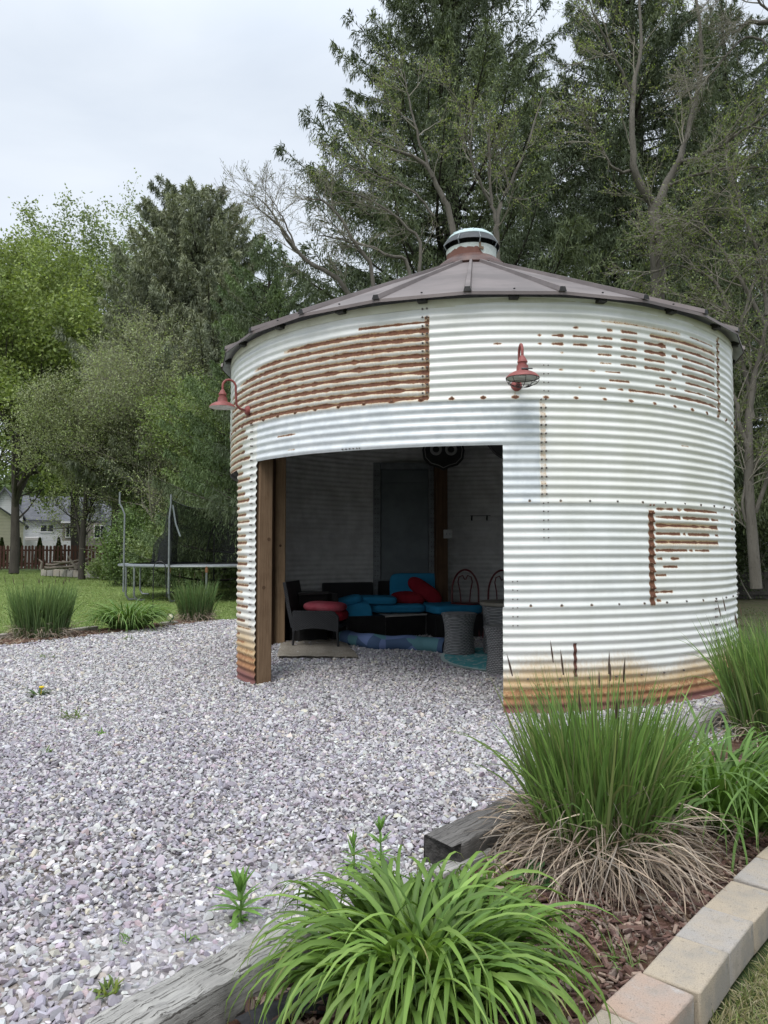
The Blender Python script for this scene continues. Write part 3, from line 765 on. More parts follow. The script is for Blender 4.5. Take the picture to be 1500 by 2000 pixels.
scatter('back_mulch', np.column_stack([Pq, .01+.02*rg.random(n)]), np.exp(rg.normal(.2, .35, n)), mc, [box_t], M_MULCH, rg, .3, label='brown mulch and leaf litter along the back bed', aspect=np.array([.022, .009, .005]))
# ================================================================== BLADES
def blades(base, az, el, L, W, curve, seg=8, power=1.4, fold=.25, roll=None, tipw=.05, colors=None, colvar=None, belly=.35, twist=None, tipmix=None, wob=0.0):
    """ribbon leaves; returns V, F(quads), C. All arguments are arrays of length N."""
    N = len(base); t = np.linspace(0, 1, seg+1)
    E = el[:, None] - curve[:, None]*t[None]**power
    if wob: E = E + np.random.default_rng(N).normal(0, wob, E.shape)
    if twist is not None: A = az[:, None] + twist[:, None]*t[None]
    else: A = np.repeat(az[:, None], seg+1, 1)
    ds = (L/seg)[:, None]
    Em = .5*(E[:, 1:]+E[:, :-1]); Am = .5*(A[:, 1:]+A[:, :-1])
    dx = np.cos(Em)*np.cos(Am)*ds; dy = np.cos(Em)*np.sin(Am)*ds; dz = np.sin(Em)*ds
    X = np.zeros((N, seg+1, 3)); X[:, 1:, 0] = np.cumsum(dx, 1); X[:, 1:, 1] = np.cumsum(dy, 1); X[:, 1:, 2] = np.cumsum(dz, 1)
    X += base[:, None, :]
    side = np.stack([-np.sin(A), np.cos(A), np.zeros_like(A)], -1)
    tan = np.stack([np.cos(E)*np.cos(A), np.cos(E)*np.sin(A), np.sin(E)], -1)
    nor = np.cross(tan, side)
    if roll is not None:
        cr, sr = np.cos(roll)[:, None, None], np.sin(roll)[:, None, None]
        side, nor = side*cr + nor*sr, nor*cr - side*sr
    prof = np.minimum(1, .55 + t/belly*.45)*np.clip((1-t)/(1-belly*.9), 0, 1)**.75
    prof = np.maximum(prof, tipw*(t < .999))
    w = (W[:, None]*prof[None]*.5)[..., None]
    if fold:
        V = np.stack([X - side*w, X + nor*(-fold)*w, X + side*w], 2)    # N,seg+1,3,3
        k = 3
    else:
        V = np.stack([X - side*w, X + side*w], 2); k = 2
    idx = (np.arange(N)*(seg+1)*k)[:, None, None] + (np.arange(seg)*k)[None, :, None] + np.arange(k-1)[None, None, :]
    Fq = np.stack([idx, idx+1, idx+1+k, idx+k], -1).reshape(-1, 4)
    C = None
    if colors is not None:
        C = np.repeat(colors[:, None, :], (seg+1)*k, 1)
        if colvar is not None:   # colvar(t) -> (seg+1,3) multiplier, the leaf's own tint from base to tip
            C = C*np.repeat(colvar(t), k, 0)[None]
        if tipmix is not None:
            q_ = np.clip((t[None]-1+.4*tipmix[:, None])/.12, 0, 1)*(tipmix[:, None] > 0); q_ = np.repeat(q_, k, 1)[..., None]; C = C*(1-q_)+np.array([.33, .25, .12])*q_
        C = C.reshape(-1, 3)
    V = V.reshape(-1, 3); V[:, 2] = np.maximum(V[:, 2], -.02 if base[:, 2].min() < .3 else -9)
    return V, Fq, C
def join(parts):
    V, Fs, C = [], [], []; o = 0
    for v, f, c in parts:
        V.append(v); Fs.append(f+o); C.append(c); o += len(v)
    return np.concatenate(V), Fs, np.concatenate(C)
def pick(rg, n, pal, var=.18):
    pal = np.array(pal); return pal[rg.integers(0, len(pal), n)]*np.exp(rg.normal(0, var, (n, 1)))
def disc(rg, n, r): 
    a = rg.uniform(0, 2*PI, n); q = r*np.sqrt(rg.random(n)); return np.stack([q*np.cos(a), q*np.sin(a), np.zeros(n)], 1), a

def daylily(loc, label, n=170, L=(.42, .68), W=(.016, .026), r=.13, seed=1, squash=1.0, lean=(0, 0), pal=None, seg=11, group='daylilies in the beds', cvk=1.0, azs=.5, pw=1.5, up=.0):
    rg = np.random.default_rng(seed)
    root = thing('daylily_plant', label, 'daylily', loc, 0, group)
    base, a = disc(rg, n, r)
    az = np.arctan2(base[:, 1], base[:, 0]) + rg.normal(0, azs, n)
    q = np.linalg.norm(base, axis=1)/r
    el = 1.50 - (.42-.5*up)*q - np.abs(rg.normal(0, .17, n))*(1-up); Ln = rg.uniform(*L, n)*squash
    cv = rg.uniform(2.0, 3.2, n)*(.85+.2*q)*cvk
    col = pick(rg, n, pal or [(.135, .235, .05), (.16, .27, .06), (.11, .20, .048), (.20, .31, .085)], .16)
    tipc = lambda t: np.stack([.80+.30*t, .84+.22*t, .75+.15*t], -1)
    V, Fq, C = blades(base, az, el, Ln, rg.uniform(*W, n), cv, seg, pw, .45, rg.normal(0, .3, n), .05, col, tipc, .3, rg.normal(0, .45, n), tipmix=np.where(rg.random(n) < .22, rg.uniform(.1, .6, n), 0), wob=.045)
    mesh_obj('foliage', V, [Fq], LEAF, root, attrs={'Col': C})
    nd = max(10, n//8); base, a = disc(rg, nd, r*1.1); az = np.arctan2(base[:, 1], base[:, 0])+rg.normal(0, .4, nd)
    V, Fq, C = blades(base, az, rg.uniform(.1, .8, nd), rg.uniform(.15, .35, nd), rg.uniform(.008, .016, nd), rg.uniform(.4, 1.4, nd), 6, 1, .3, rg.normal(0, .6, nd), .05, pick(rg, nd, [(.30, .22, .13), (.22, .16, .10)]))
    mesh_obj('dead_leaves', V, [Fq], DRY, root, attrs={'Col': C})
    return root
def reed_grass(loc, label, n=1000, L=(.55, .85), r=.15, spread=.36, thatch=600, tl=(.25, .55), heads=14, seed=1, W=(.005, .0085), pal=None, th_spread=1.0, group='reed grass clumps in the beds', seg=7):
    rg = np.random.default_rng(seed)
    root = thing('reed_grass', label, 'ornamental grass', loc, 0, group)
    base, a = disc(rg, n, r); q = np.linalg.norm(base, axis=1)/r
    az = np.arctan2(base[:, 1], base[:, 0]) + rg.normal(0, .55, n)
    el = PI/2 - spread*q*rg.uniform(.5, 1.1, n) - np.abs(rg.normal(0, .05, n))
    cv = np.abs(rg.normal(.16, .2, n)); bent = rg.random(n) < .07; cv[bent] += rg.uniform(.5, 1.5, bent.sum())
    Ln = rg.uniform(*L, n); sh = rg.random(n) < .3; Ln[sh] *= rg.uniform(.5, .9, sh.sum())
    base[:, 2] = .0
    col = pick(rg, n, pal or [(.12, .215, .06), (.15, .25, .07), (.165, .265, .08), (.10, .175, .055), (.20, .285, .10), (.17, .20, .09)], .2)
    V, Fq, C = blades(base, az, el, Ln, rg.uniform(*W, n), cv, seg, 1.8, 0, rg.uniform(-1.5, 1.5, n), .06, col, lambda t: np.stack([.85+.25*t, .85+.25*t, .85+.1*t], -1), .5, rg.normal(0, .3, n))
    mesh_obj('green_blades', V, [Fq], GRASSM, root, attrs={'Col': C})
    if thatch:
        base, a = disc(rg, thatch, r*1.15); q = np.linalg.norm(base, axis=1)/(r*1.15)
        az = np.arctan2(base[:, 1], base[:, 0]) + rg.normal(0, .85, thatch)
        el = rg.uniform(.25, 1.35, thatch)*(1.25-.5*q); base[:, 2] = rg.uniform(0, .26, thatch)*(1-q*.55)
        V, Fq, C = blades(base, az, el, rg.uniform(*tl, thatch)*th_spread, rg.uniform(.0035, .0075, thatch), rg.uniform(.7, 3.0, thatch), 9, 1.0, 0, rg.uniform(-1.2, 1.2, thatch), .25, pick(rg, thatch, [(.36, .285, .215), (.27, .21, .16), (.44, .365, .285), (.185, .145, .115), (.34, .275, .225), (.30, .26, .22)], .25), None, .5, rg.normal(0, .8, thatch), wob=.12)
        V[:, 2] = np.maximum(V[:, 2], .012 + .02*rg.random(len(V)))
        mesh_obj('dead_thatch', V, [Fq], DRY, root, attrs={'Col': C})
        ns = thatch//3; base, a = disc(rg, ns, r); q = np.linalg.norm(base, axis=1)/r   # short dry stalks among the green
        az = np.arctan2(base[:, 1], base[:, 0]) + rg.normal(0, .4, ns)
        V, Fq, C = blades(base, az, PI/2-.55*q*rg.random(ns), rg.uniform(.12, .36, ns), rg.uniform(.003, .006, ns), rg.uniform(0, .5, ns), 4, 1, 0, rg.uniform(-1.5, 1.5, ns), .3, pick(rg, ns, [(.30, .23, .15), (.22, .17, .12), (.38, .31, .22)]), None, .5)
        mesh_obj('dry_stalks', V, [Fq], DRY, root, attrs={'Col': C})
    if heads:
        base, a = disc(rg, heads, r); az = np.arctan2(base[:, 1], base[:, 0]); q = np.linalg.norm(base, axis=1)/r
        el = PI/2-spread*.9*q
        Lh = rg.uniform(L[1]*.86, L[1]*1.02, heads)
        V1, F1, C1 = blades(base, az, el, Lh, np.full(heads, .0045), np.full(heads, .08), 5, 1, 0, None, .9, pick(rg, heads, [(.10, .14, .05)]))
        d = np.stack([np.cos(el-.06)*np.cos(az), np.cos(el-.06)*np.sin(az), np.sin(el-.06)], -1)
        b2 = base + d*(Lh*.985)[:, None]
        P2 = []; hl_ = rg.uniform(.07, .11, heads)
        for k in range(3): P2.append(blades(b2-d*.02, az, el-.03, hl_, np.full(heads, .0095), np.full(heads, .05), 5, 1, 0, np.full(heads, k*1.05), .1, pick(rg, heads, [(.12, .085, .075), (.15, .11, .085)]), None, .45))
        V, Fs, C = join([(V1, F1, C1)] + P2)
        mesh_obj('seed_heads', V, Fs, DRY, root, attrs={'Col': C})
    return root

g = ground(825, 1955, 0); daylily((g[0], g[1], .0), 'large bright daylily clump with arching strap leaves over the pale timber', 560, (.34, .59), (.018, .027), .19, 3, azs=.95, pw=1.75, cvk=1.04, up=.35)
g = ground(1195, 1690, 0); reed_grass((g[0]-.045, g[1], .0), 'big reed grass clump with a wide skirt of dead straw', 1350, (.46, .80), .20, .28, 1900, (.18, .50), 9, 5, (.008, .015))
g = ground(1440, 1625, 0); daylily((g[0]-.02, g[1]+.12, .0), 'dark daylily clump behind the big straw-skirted grass', 330, (.55, .90), (.015, .024), .24, 6, azs=.8, pw=1.8, pal=[(.10, .19, .045), (.125, .225, .055), (.15, .26, .075)])
g = ground(1475, 1450, 0); reed_grass((g[0]+.27, g[1]+.1, .0), 'tall reed grass clump between the bin wall and the photo edge', 1300, (.58, .86), .33, .22, 380, (.2, .4), 10, 9, (.009, .014))
reed_grass((3.75, 6.75, 0), 'far soft grass mound behind the reed grass by the bin', 700, (.5, .8), .3, 1.0, 0, heads=0, seed=10, pal=[(.06, .12, .035), (.08, .15, .045)])
# back bed
g = ground(80, 1246, 0); reed_grass((g[0], g[1], 0), 'wide upright reed grass clump nearest the picket fence side of the back bed', 1000, (.52, .86), .34, .16, 800, (.14, .32), 14, 12, (.012, .019), seg=5, pal=[(.11, .18, .075), (.13, .205, .08), (.15, .22, .09)])
g = ground(250, 1231, 0); daylily((g[0], g[1], 0), 'daylily clump between the two reed grasses of the back bed', 360, (.52, .86), (.024, .036), .22, 14, cvk=.85, pw=1.8, pal=[(.12, .22, .06), (.145, .25, .075), (.18, .28, .10)], seg=8)
g = ground(382, 1214, 0); reed_grass((g[0], g[1], 0), 'small reed grass clump in front of the trampoline', 620, (.5, .80), .25, .22, 600, (.14, .32), 6, 16, (.011, .018), seg=5, pal=[(.09, .16, .06), (.11, .185, .07), (.14, .18, .08)])

# ------------------------------------------------------------------ weeds
def weed(loc, label, H=.17, tiers=5, seed=1, leaf=.085, cat='weed'):
    rg = np.random.default_rng(seed); root = thing('weed', label, cat, loc, 0)
    m = MB(); m.tube([(0, 0, 0), (.004, .003, H*.5), (.0, .006, H)], [.005, .004, .003], 6)
    m.build('stem', pmat('weed_stem_%d' % seed, (.12, .22, .05), (.16, .27, .07), 20, .6, 0), root)
    B, A, E, Ls, Cv = [], [], [], [], []
    for k in range(tiers):
        z = H*(.12+.88*k/(tiers-1)); nl = 8 if k < tiers-1 else 11
        for j in range(nl):
            B.append((0, 0, z)); A.append(j*2*PI/nl + k*.7 + rg.normal(0, .15)); f = k/(tiers-1)
            E.append(-.15+1.35*f**1.3+rg.normal(0, .12)); Ls.append(leaf*(1.15-.3*f)*rg.uniform(.8, 1.15)); Cv.append(.75-.6*f+rg.normal(0, .1))
    n = len(B)
    V, Fq, C = blades(np.array(B), np.array(A), np.array(E), np.array(Ls), np.full(n, leaf*.19), np.array(Cv), 6, 1.2, .4, rg.normal(0, .2, n), .05, pick(rg, n, [(.17, .31, .07), (.20, .35, .09), (.14, .27, .06)], .12), None, .5)
    mesh_obj('leaves', V, [Fq], LEAF, root, attrs={'Col': C}); return root
g = ground(468, 1800, 0); weed((*g[:2], .0), 'young weed with whorled leaves standing alone in the gravel', .10, 4, 2, .105)
g = ground(742, 1700, 0); weed((*g[:2], .0), 'tall young weed rising at the back of the big daylily', .15, 4, 3, .075)
g = ground(690, 1712, 0); weed((*g[:2], .0), 'shorter weed beside the daylily and the taller weed', .11, 4, 4, .07)
g = ground(955, 1625, 0); weed((g[0]+.05, g[1]-.02, .0), 'tiny weed sprouting against the dark timber', .09, 3, 5, .045)
g = ground(905, 1672, 0); weed((*g[:2], .0), 'tiny weed at the end of the dark timber', .05, 3, 6, .04)
def tuft(px, py, label, n=16, L=(.03, .06), W=.006, pal=None, seed=0, name='grass_tuft', cat='grass tuft', r=.02, cv=(.3, 1.4)):
    rg = np.random.default_rng(seed); g = ground(px, py, .01); base, a = disc(rg, n, r)
    V, Fq, C = blades(base, rg.uniform(0, 2*PI, n), rg.uniform(.3, 1.5, n), rg.uniform(*L, n), np.full(n, W), rg.uniform(*cv, n), 4, 1, 0, rg.uniform(-1, 1, n), .1, pick(rg, n, pal or [(.12, .22, .05), (.16, .26, .08)]), None, .5)
    o = mesh_obj(name, V, [Fq], LEAF, None, attrs={'Col': C}); o.location = tuple(g); return tag(o, label, cat)
tuft(210, 1938, 'yellowish green succulent sprout in the gravel by the pale timber', 40, (.02, .045), .009, [(.20, .25, .05), (.15, .22, .06)], 1, 'succulent_sprout', 'succulent', .028)
tuft(243, 1838, 'small sprig poking through the purple gravel', 10, (.02, .04), .005, None, 2)
tuft(372, 1835, 'small tuft near the large white stones', 10, (.02, .035), .005, None, 3)
tuft(140, 1402, 'spreading low tuft in the gravel below the dandelion', 30, (.05, .12), .008, [(.14, .20, .06), (.18, .22, .09)], 4, r=.08)
tuft(197, 1437, 'bright green sprout alone in the mid gravel', 14, (.04, .08), .010, [(.16, .30, .05)], 5)
tuft(95, 1470, 'faint green tuft at the edge of the mid gravel', 10, (.04, .07), .008, None, 6)
tuft(90, 1285, 'weedy tuft in the gravel in front of the wide reed grass', 26, (.05, .11), .01, [(.14, .19, .06)], 7, r=.09)
tuft(248, 1250, 'low tuft in the gravel in front of the back daylily', 26, (.05, .11), .01, [(.14, .19, .06)], 8, r=.1)
tuft(1015, 1900, 'thin green grass tuft by the block edging', 26, (.05, .12), .004, [(.14, .24, .06), (.20, .26, .10)], 9, r=.04)
tuft(1225, 1895, 'wispy grass tuft in the mulch beside the tan block', 30, (.05, .13), .004, [(.14, .24, .06), (.20, .26, .10)], 10, r=.05)
g = ground(75, 1360, .01)
root = thing('dandelion', 'dandelion with a yellow flower growing in the gravel', 'dandelion', tuple(g))
rg = np.random.default_rng(3); n = 26
V, Fq, C = blades(np.zeros((n, 3)), rg.uniform(0, 2*PI, n), rg.uniform(.1, .9, n), rg.uniform(.08, .16, n), np.full(n, .022), rg.uniform(.2, .9, n), 5, 1, .3, None, .1, pick(rg, n, [(.07, .12, .04), (.10, .16, .05)]), None, .6)
mesh_obj('leaves', V, [Fq], LEAF, root, attrs={'Col': C})
m = MB(); m.tube([(0.02, 0, 0), (.03, -.01, .07)], .003, 5); m.lathe([(.004, .068), (.022, .078), (.020, .086), (.001, .09)], 14, (.03, -.01, 0))
m.build('flower', pmat('dandelion_yellow', (.70, .52, .02), (.62, .42, .02), 60, .7, .3), root)
# broad-leaved weed in front of the straw
g = ground(1040, 1735, .02); root = thing('broadleaf_weed', 'round-leaved dark green weed at the edge of the dead straw', 'weed', tuple(g))
rg = np.random.default_rng(12); n = 16; base, a = disc(rg, n, .05); base[:, 2] = rg.uniform(.01, .07, n)
V, Fq, C = blades(base, a, rg.uniform(-.1, .6, n), rg.uniform(.03, .045, n), np.full(n, .034), rg.uniform(.1, .8, n), 5, 1, .2, None, .4, pick(rg, n, [(.05, .12, .04), (.07, .15, .045)]), None, .5)
mesh_obj('leaves', V, [Fq], LEAF, root, attrs={'Col': C})
m = MB(); 
for b in base: m.tube([(0, 0, 0), tuple(b*.6), tuple(b)], .0016, 4)
m.build('stems', pmat('weed_stems', (.10, .16, .05), (.12, .2, .06), 20, .7, 0), root)

# ------------------------------------------------------------------ lawn blades
def turf(name, P, L, W, pal, seed, label):
    rg = np.random.default_rng(seed); n = len(P)
    V, Fq, C = blades(P, rg.uniform(0, 2*PI, n), rg.uniform(.5, 1.5, n), L*rg.uniform(.6, 1.3, n), np.full(n, W), rg.uniform(.1, 1.3, n), 2, 1, 0, rg.uniform(-1.5, 1.5, n), .1, pick(rg, n, pal, .22), None, .4)
    o = mesh_obj(name, V, [Fq], GRASSM, None, attrs={'Col': C}); return tag(o, label, 'grass', kind='stuff')
rg = np.random.default_rng(21)
Q = np.stack([rg.uniform(.6, 2.3, 90000), rg.uniform(1.3, 3.4, 90000)], 1)
dperp = Q @ bed_n; Q = Q[(dperp > -.835) & (dperp < -.30)]
turf('near_grass', np.column_stack([Q, np.full(len(Q), -.025)]), np.full(len(Q), .045), .0032, [(.24, .24, .10), (.33, .29, .17), (.17, .22, .07), (.38, .34, .22)], 2, 'patchy dry clipped grass beside the edging blocks')
N = 90000; Y = 9.0 + 33*rg.random(N)**1.7; X = -rg.uniform(.10, .62, N)*Y
lp = np.array([(-40, 6.5), (-5.95, 6.6), (-4.78, 10.0), (-3.2, 12.85), (-1.6, 14.6), (-1, 46), (-45, 46)])
Q = np.stack([X, Y], 1); Q = Q[inside(Q, lp)]
turf('lawn_grass', np.column_stack([Q, np.full(len(Q), -.028)]), .035+.0016*Q[:, 1], .012, [(.17, .245, .07), (.21, .28, .085), (.26, .30, .12), (.14, .21, .06)], 3, 'mown green lawn beyond the gravel')
N = 9000; Q = np.stack([rg.uniform(3.2, 9, N), rg.uniform(5.2, 16, N)], 1); Q = Q[(np.abs(Q[:, 0]/Q[:, 1]-.55) < .13) & (np.linalg.norm(Q-BC[:2], axis=1) > BR+.1)]
turf('rough_grass', np.column_stack([Q, np.full(len(Q), -.027)]), np.full(len(Q), .07), .012, [(.10, .15, .05), (.16, .14, .09), (.08, .12, .04)], 4, 'thin rough grass and litter under the trees behind the bin')
# ================================================================== INSIDE THE BIN
FZ = .055
def floor_h(x, y):
    d = np.hypot(x-BC[0], y-BC[1]); s = np.clip((y-7.2-.1*x)/1.5, 0, 1); s = s*s*(3-2*s)
    return FZ*s*np.clip((BR-d)/.25, 0, 1)
U = np.linspace(.02, 1, 26); A = np.linspace(0, 2*PI, 97)[:-1]; pd = MB()
G = np.array([[(BC[0]+(BR-.02)*u*math.cos(a), BC[1]+(BR-.02)*u*math.sin(a), 0) for a in A] for u in U])
G[..., 2] = floor_h(G[..., 0], G[..., 1]) + .003
pd.grid(G, wrap=True); tag(pd.build('gravel_floor', bpy.data.materials['gravel_fines']), kind='structure')
_st = bpy.data.objects['gravel'].data; _c = np.empty(len(_st.vertices)*3, np.float32); _st.vertices.foreach_get('co', _c)
_c = _c.reshape(-1, 3); _c[:, 2] += floor_h(_c[:, 0], _c[:, 1]); _st.vertices.foreach_set('co', _c.ravel()); _st.update()

def wickermat(name, a, b, k=1.0):
    t = NT(name); v = t.co('Object')
    sep = t.n('SeparateXYZ'); t.put(sep.inputs[0], v)
    ang = t.math('ARCTAN2', sep.outputs[1], sep.outputs[0])
    ch = t.math('ADD', t.math('MULTIPLY', t.math('ADD', sep.outputs[0], sep.outputs[1]), 150*k), 0.0)
    rows = t.math('SINE', t.math('MULTIPLY', sep.outputs[2], 420*k))
    wv = t.math('SINE', t.math('ADD', ch, t.math('MULTIPLY', t.math('FLOOR', t.math('MULTIPLY', sep.outputs[2], 67*k)), 3.14159)))
    h = t.math('MULTIPLY', t.math('ADD', rows, 1.2), t.math('ADD', wv, 1.6))
    nz = t.noise(v, 14, 4)
    c = t.mix(t.ramp(t.math('ADD', h, t.math('MULTIPLY', nz, 2.0)), .6, 4.6), a, b)
    t.bsdf(c, .55, 0, .4, t.bump(h, .7, .004)); return t.m
M_WICK = wickermat('dark_wicker', (.012, .012, .013), (.055, .055, .058), 1.2)
M_WICKB = wickermat('black_wicker', (.009, .009, .009), (.03, .029, .028), 1.2)
M_WICKG = wickermat('grey_wicker', (.05, .05, .052), (.36, .355, .35), .85)
M_LEG = pmat('black_metal', (.012, .012, .013), (.022, .022, .022), 20, .4, 0)
def fabric(name, a, b, s=5, bs=220): return pmat(name, a, b, s, .95, .35, bs, spec=.1, bdist=.002)
M_BLUE = fabric('blue_canvas', (.026, .20, .36), (.034, .235, .41)); M_BLUED = fabric('blue_canvas_worn', (.024, .185, .33), (.03, .21, .37))
M_RED = fabric('red_canvas', (.20, .012, .022), (.26, .02, .03)); M_PINK = fabric('faded_red_canvas', (.42, .10, .12), (.34, .05, .07))
M_GREYTOP = pmat('grey_table_top', (.36, .34, .31), (.44, .42, .39), 6, .5, .1)

# armchair: x is its front
gA = ground(572, 1265, FZ); gB = ground(660, 1268, FZ)
cc = (gA+gB)/2
ch = thing('wicker_armchair', 'dark wicker armchair with faded red cushions standing on the jute rug', 'armchair', (cc[0]+.05, cc[1]+.27, FZ), math.radians(-9))
W2, D2 = .29, .285
def arm(sy):
    m = MB(); U = np.linspace(0, 1, 14); G0, G1 = [], []
    for off, G in ((-.022, G0), (.022, G1)):
        for z in np.linspace(0, 1, 8):
            row = []
            for u in U:
                x = -D2+.0 + (2*D2)*u
                zb = .20 + .045*math.sin(PI*u); zt = .44 - .06*max(0, (u-.86)/.14)**2
                row.append((x + .012*z*(0), sy*W2+off, zb+(zt-zb)*z))
            G.append(row)
    m.grid(G0); m.grid(G1)
    e = [G0[-1], [(p[0], sy*W2, p[2]+.016) for p in G0[-1]], G1[-1]]; m.grid(np.array(e))
    m.grid(np.array([G0[0], G1[0]])); m.grid(np.array([[r[0] for r in G0], [r[0] for r in G1]])); m.grid(np.array([[r[-1] for r in G0], [r[-1] for r in G1]]))
    m.build('armrest', M_WICK, ch)
arm(-1); arm(1)
m = MB(); m.box((0, 0, .26), (.54, .54, .06)); m.build('seat', M_WICKB, ch, bevel=.01)
m = MB(); G = []
for y in np.linspace(-W2-.02, W2+.02, 9):
    G.append([(-D2-.0+.03, y, .25), (-D2-.03, y, .5), (-D2-.085, y, .80), (-D2-.125, y, .795), (-D2-.075, y, .5), (-D2-.02, y, .25)])
m.grid(np.array(G)); m.add(np.array(G[0]), [tuple(range(6))]); m.add(np.array(G[-1]), [tuple(range(6))[::-1]])
m.build('backrest', M_WICK, ch)
for sx in (-1, 1):
    for sy in (-1, 1):
        m = MB(); m.tube([(sx*(D2-.02), sy*W2, .24), (sx*(D2-.0), sy*W2, .0)], [.017, .014], 8); m.build('leg', M_LEG, ch)
def cushion(name, label, c, d, mat, rot=None, e=4.0, group=None, cat='cushion', seam=True, warp=None):
    t = thing(name, label, cat, c, 0, group); m = MB()
    m.rbox((0, 0, 0), d, rot=rot, e=e, nu=40, nv=18)
    if warp: m.V[0] = warp(m.V[0])
    o = m.build('cover', mat, t, sharp=None)
    if seam:
        q = np.eye(3) if rot is None else np.array(rot); pts = []
        for u in np.linspace(0, 2*PI, 60, endpoint=False):
            cu, su = math.cos(u), math.sin(u); p = 2/e
            pts.append(q @ np.array([math.copysign(abs(cu)**p, cu)*d[0]/2, math.copysign(abs(su)**p, su)*d[1]/2, 0]))
        k = MB(); pts = warp(np.array(pts)) if warp else pts; k.tube(pts, .005, 5, closed=True); k.build('piping', mat, t)
    return t
q = rotz(math.radians(-9))
cushion('seat_cushion', 'lower red cushion on the wicker armchair seat', (cc[0]+.09, cc[1]+.27, FZ+.375), (.55, .50, .13), M_RED, q, 5)
cushion('seat_cushion', 'faded pinkish cushion lying on top in the wicker armchair', (cc[0]+.10, cc[1]+.26, FZ+.485), (.52, .48, .12), M_PINK, q @ roty(.04), 3.2)

# jute rug
def m_jute():
    t = NT('jute'); v = t.co('Object', (1, 1, 1), (0, 0, .12)); sep = t.n('SeparateXYZ'); t.put(sep.inputs[0], v)
    a = t.math('SINE', t.math('MULTIPLY', sep.outputs[0], 210)); b = t.math('SINE', t.math('MULTIPLY', sep.outputs[1], 170)); h = t.math('MULTIPLY', a, b)
    c = t.mix(t.ramp(t.math('ADD', h, t.math('MULTIPLY', t.math('SUBTRACT', t.noise(v, 45, 4), .5), 3.0)), -1, 1), (.20, .17, .13), (.46, .41, .34))
    c = t.mix(t.ramp(t.noise(v, 5, 4), .45, .7, 0, .5), c, (.24, .20, .155)); t.bsdf(c, .95, 0, .1, t.bump(h, .8, .006)); return t.m
r0, r1, r2, r3 = ground(541, 1291, .03), ground(700, 1291, .03), ground(664, 1243, FZ+.02), ground(552, 1243, FZ+.02)
m = MB(); G = []
for a in np.linspace(0, 1, 18):
    row = []
    for b in np.linspace(0, 1, 22):
        p = (r0*(1-b)+r1*b)*(1-a) + (r3*(1-b)+r2*b)*a
        row.append((p[0], p[1], float(floor_h(p[0], p[1])) + .034 + .005*math.sin(a*17+b*5)+.004*math.sin(b*23)))
    G.append(row)
m.grid(np.array(G)[:, :, :]); Gl = np.array(G); Gl[..., 2] -= .012; m.grid(Gl[::-1])
o = m.build('jute_rug', m_jute()); tag(o, 'beige woven jute rug under the wicker armchair', 'rug')

# coffee table
m = MB(); tb = thing('coffee_table', 'low black wicker coffee table with a grey top before the blue sofa', 'coffee table', (.165, 10.33, FZ), math.radians(31))
m.box((0, 0, .15), (.66, .50, .29)); m.build('base', M_WICKB, tb, bevel=.008)
m = MB(); m.box((0, 0, .305), (.69, .53, .022)); m.build('top', M_GREYTOP, tb, bevel=.004)
M_EDGE = pmat('lighter_black_edge', (.05, .05, .05), (.10, .095, .09), 40, .5, 0)  # corner trims coloured lighter than the black wicker
for sx in (-1, 1):
    for sy in (-1, 1): m = MB(); m.box((sx*.33, sy*.25, .147), (.02, .02, .294)); m.build('corner_trim', M_EDGE, tb)

# sofa modules
def sofa(label, loc, rz, w, d, back=True, side=0, grp='black wicker sofa modules'):
    t = thing('sofa_module', label, 'sofa', loc, rz, grp)
    m = MB(); m.box((0, 0, .17), (w, d, .30)); m.build('base', M_WICKB, t, bevel=.012)
    if back:
        m = MB(); m.box((0, d/2-.04, .53), (w, .08, .42)); m.build('backrest', M_WICKB, t, bevel=.015)
    if side:
        m = MB(); m.box((side*(w/2-.04), -.04, .47), (.08, d-.082, .30)); m.build('armrest', M_WICKB, t, bevel=.015)
    return t
sofa('black wicker sofa module along the back wall beside the armchair', (-.42, 10.10, FZ), math.radians(18), .72, .62, True, -1)
sofa('black wicker sofa module holding the upright blue back cushion', (.34, 10.62, FZ), math.radians(12), .75, .62, True)
sofa('black wicker chaise module under the wide flat blue cushion', (.93, 10.42, FZ), math.radians(14), .70, .80, False)
m = MB(); t = thing('side_box', 'low dark storage box behind the wicker armchair', 'storage box', (-1.02, 9.75, FZ), math.radians(35)); m.box((0, 0, .31), (.42, .40, .60)); m.build('body', M_WICKB, t, bevel=.01)
m = MB(); m.box((0, 0, .63), (.45, .43, .03)); m.build('lid', pmat('dark_lid', (.03, .03, .03), (.05, .048, .045), 8, .5, .1), t, bevel=.004)
g_ = 'blue sofa cushions'
qa = rotz(math.radians(14))
cushion('sofa_cushion', 'wide flat blue cushion on the chaise nearest the wicker table', (.93, 10.40, FZ+.385), (.72, .80, .13), M_BLUE, qa, 6, g_)
cushion('sofa_cushion', 'flat blue seat cushion behind the coffee table', (.16, 10.50, FZ+.385), (.80, .58, .12), M_BLUED, rotz(.12), 6, g_)
cushion('sofa_cushion', 'upright blue back cushion behind the red pillows', (.47, 10.80, FZ+.62), (.78, .13, .46), M_BLUE, rotz(.06) @ rotx(-.22), 6, g_)
cushion('sofa_cushion', 'blue cushion lying on top of another cushion in the sofa middle', (-.10, 10.36, FZ+.50), (.54, .46, .12), M_BLUED, rotz(.1) @ roty(.03), 5, g_)
cushion('sofa_cushion', 'blue cushion sagging over the sofa front beside the armchair', (-.46, 10.06, FZ+.43), (.50, .56, .09), M_BLUE, rotz(.35), 6, g_, warp=lambda V: V - np.stack([V[:, 0]*0, -.10*np.clip(-V[:, 1]-.0, 0, 1), 2.2*np.clip(-V[:, 1]+.3*V[:, 0]+.02, 0, 1)**2 - .10*np.sin(V[:, 0]*6)*.3], 1))
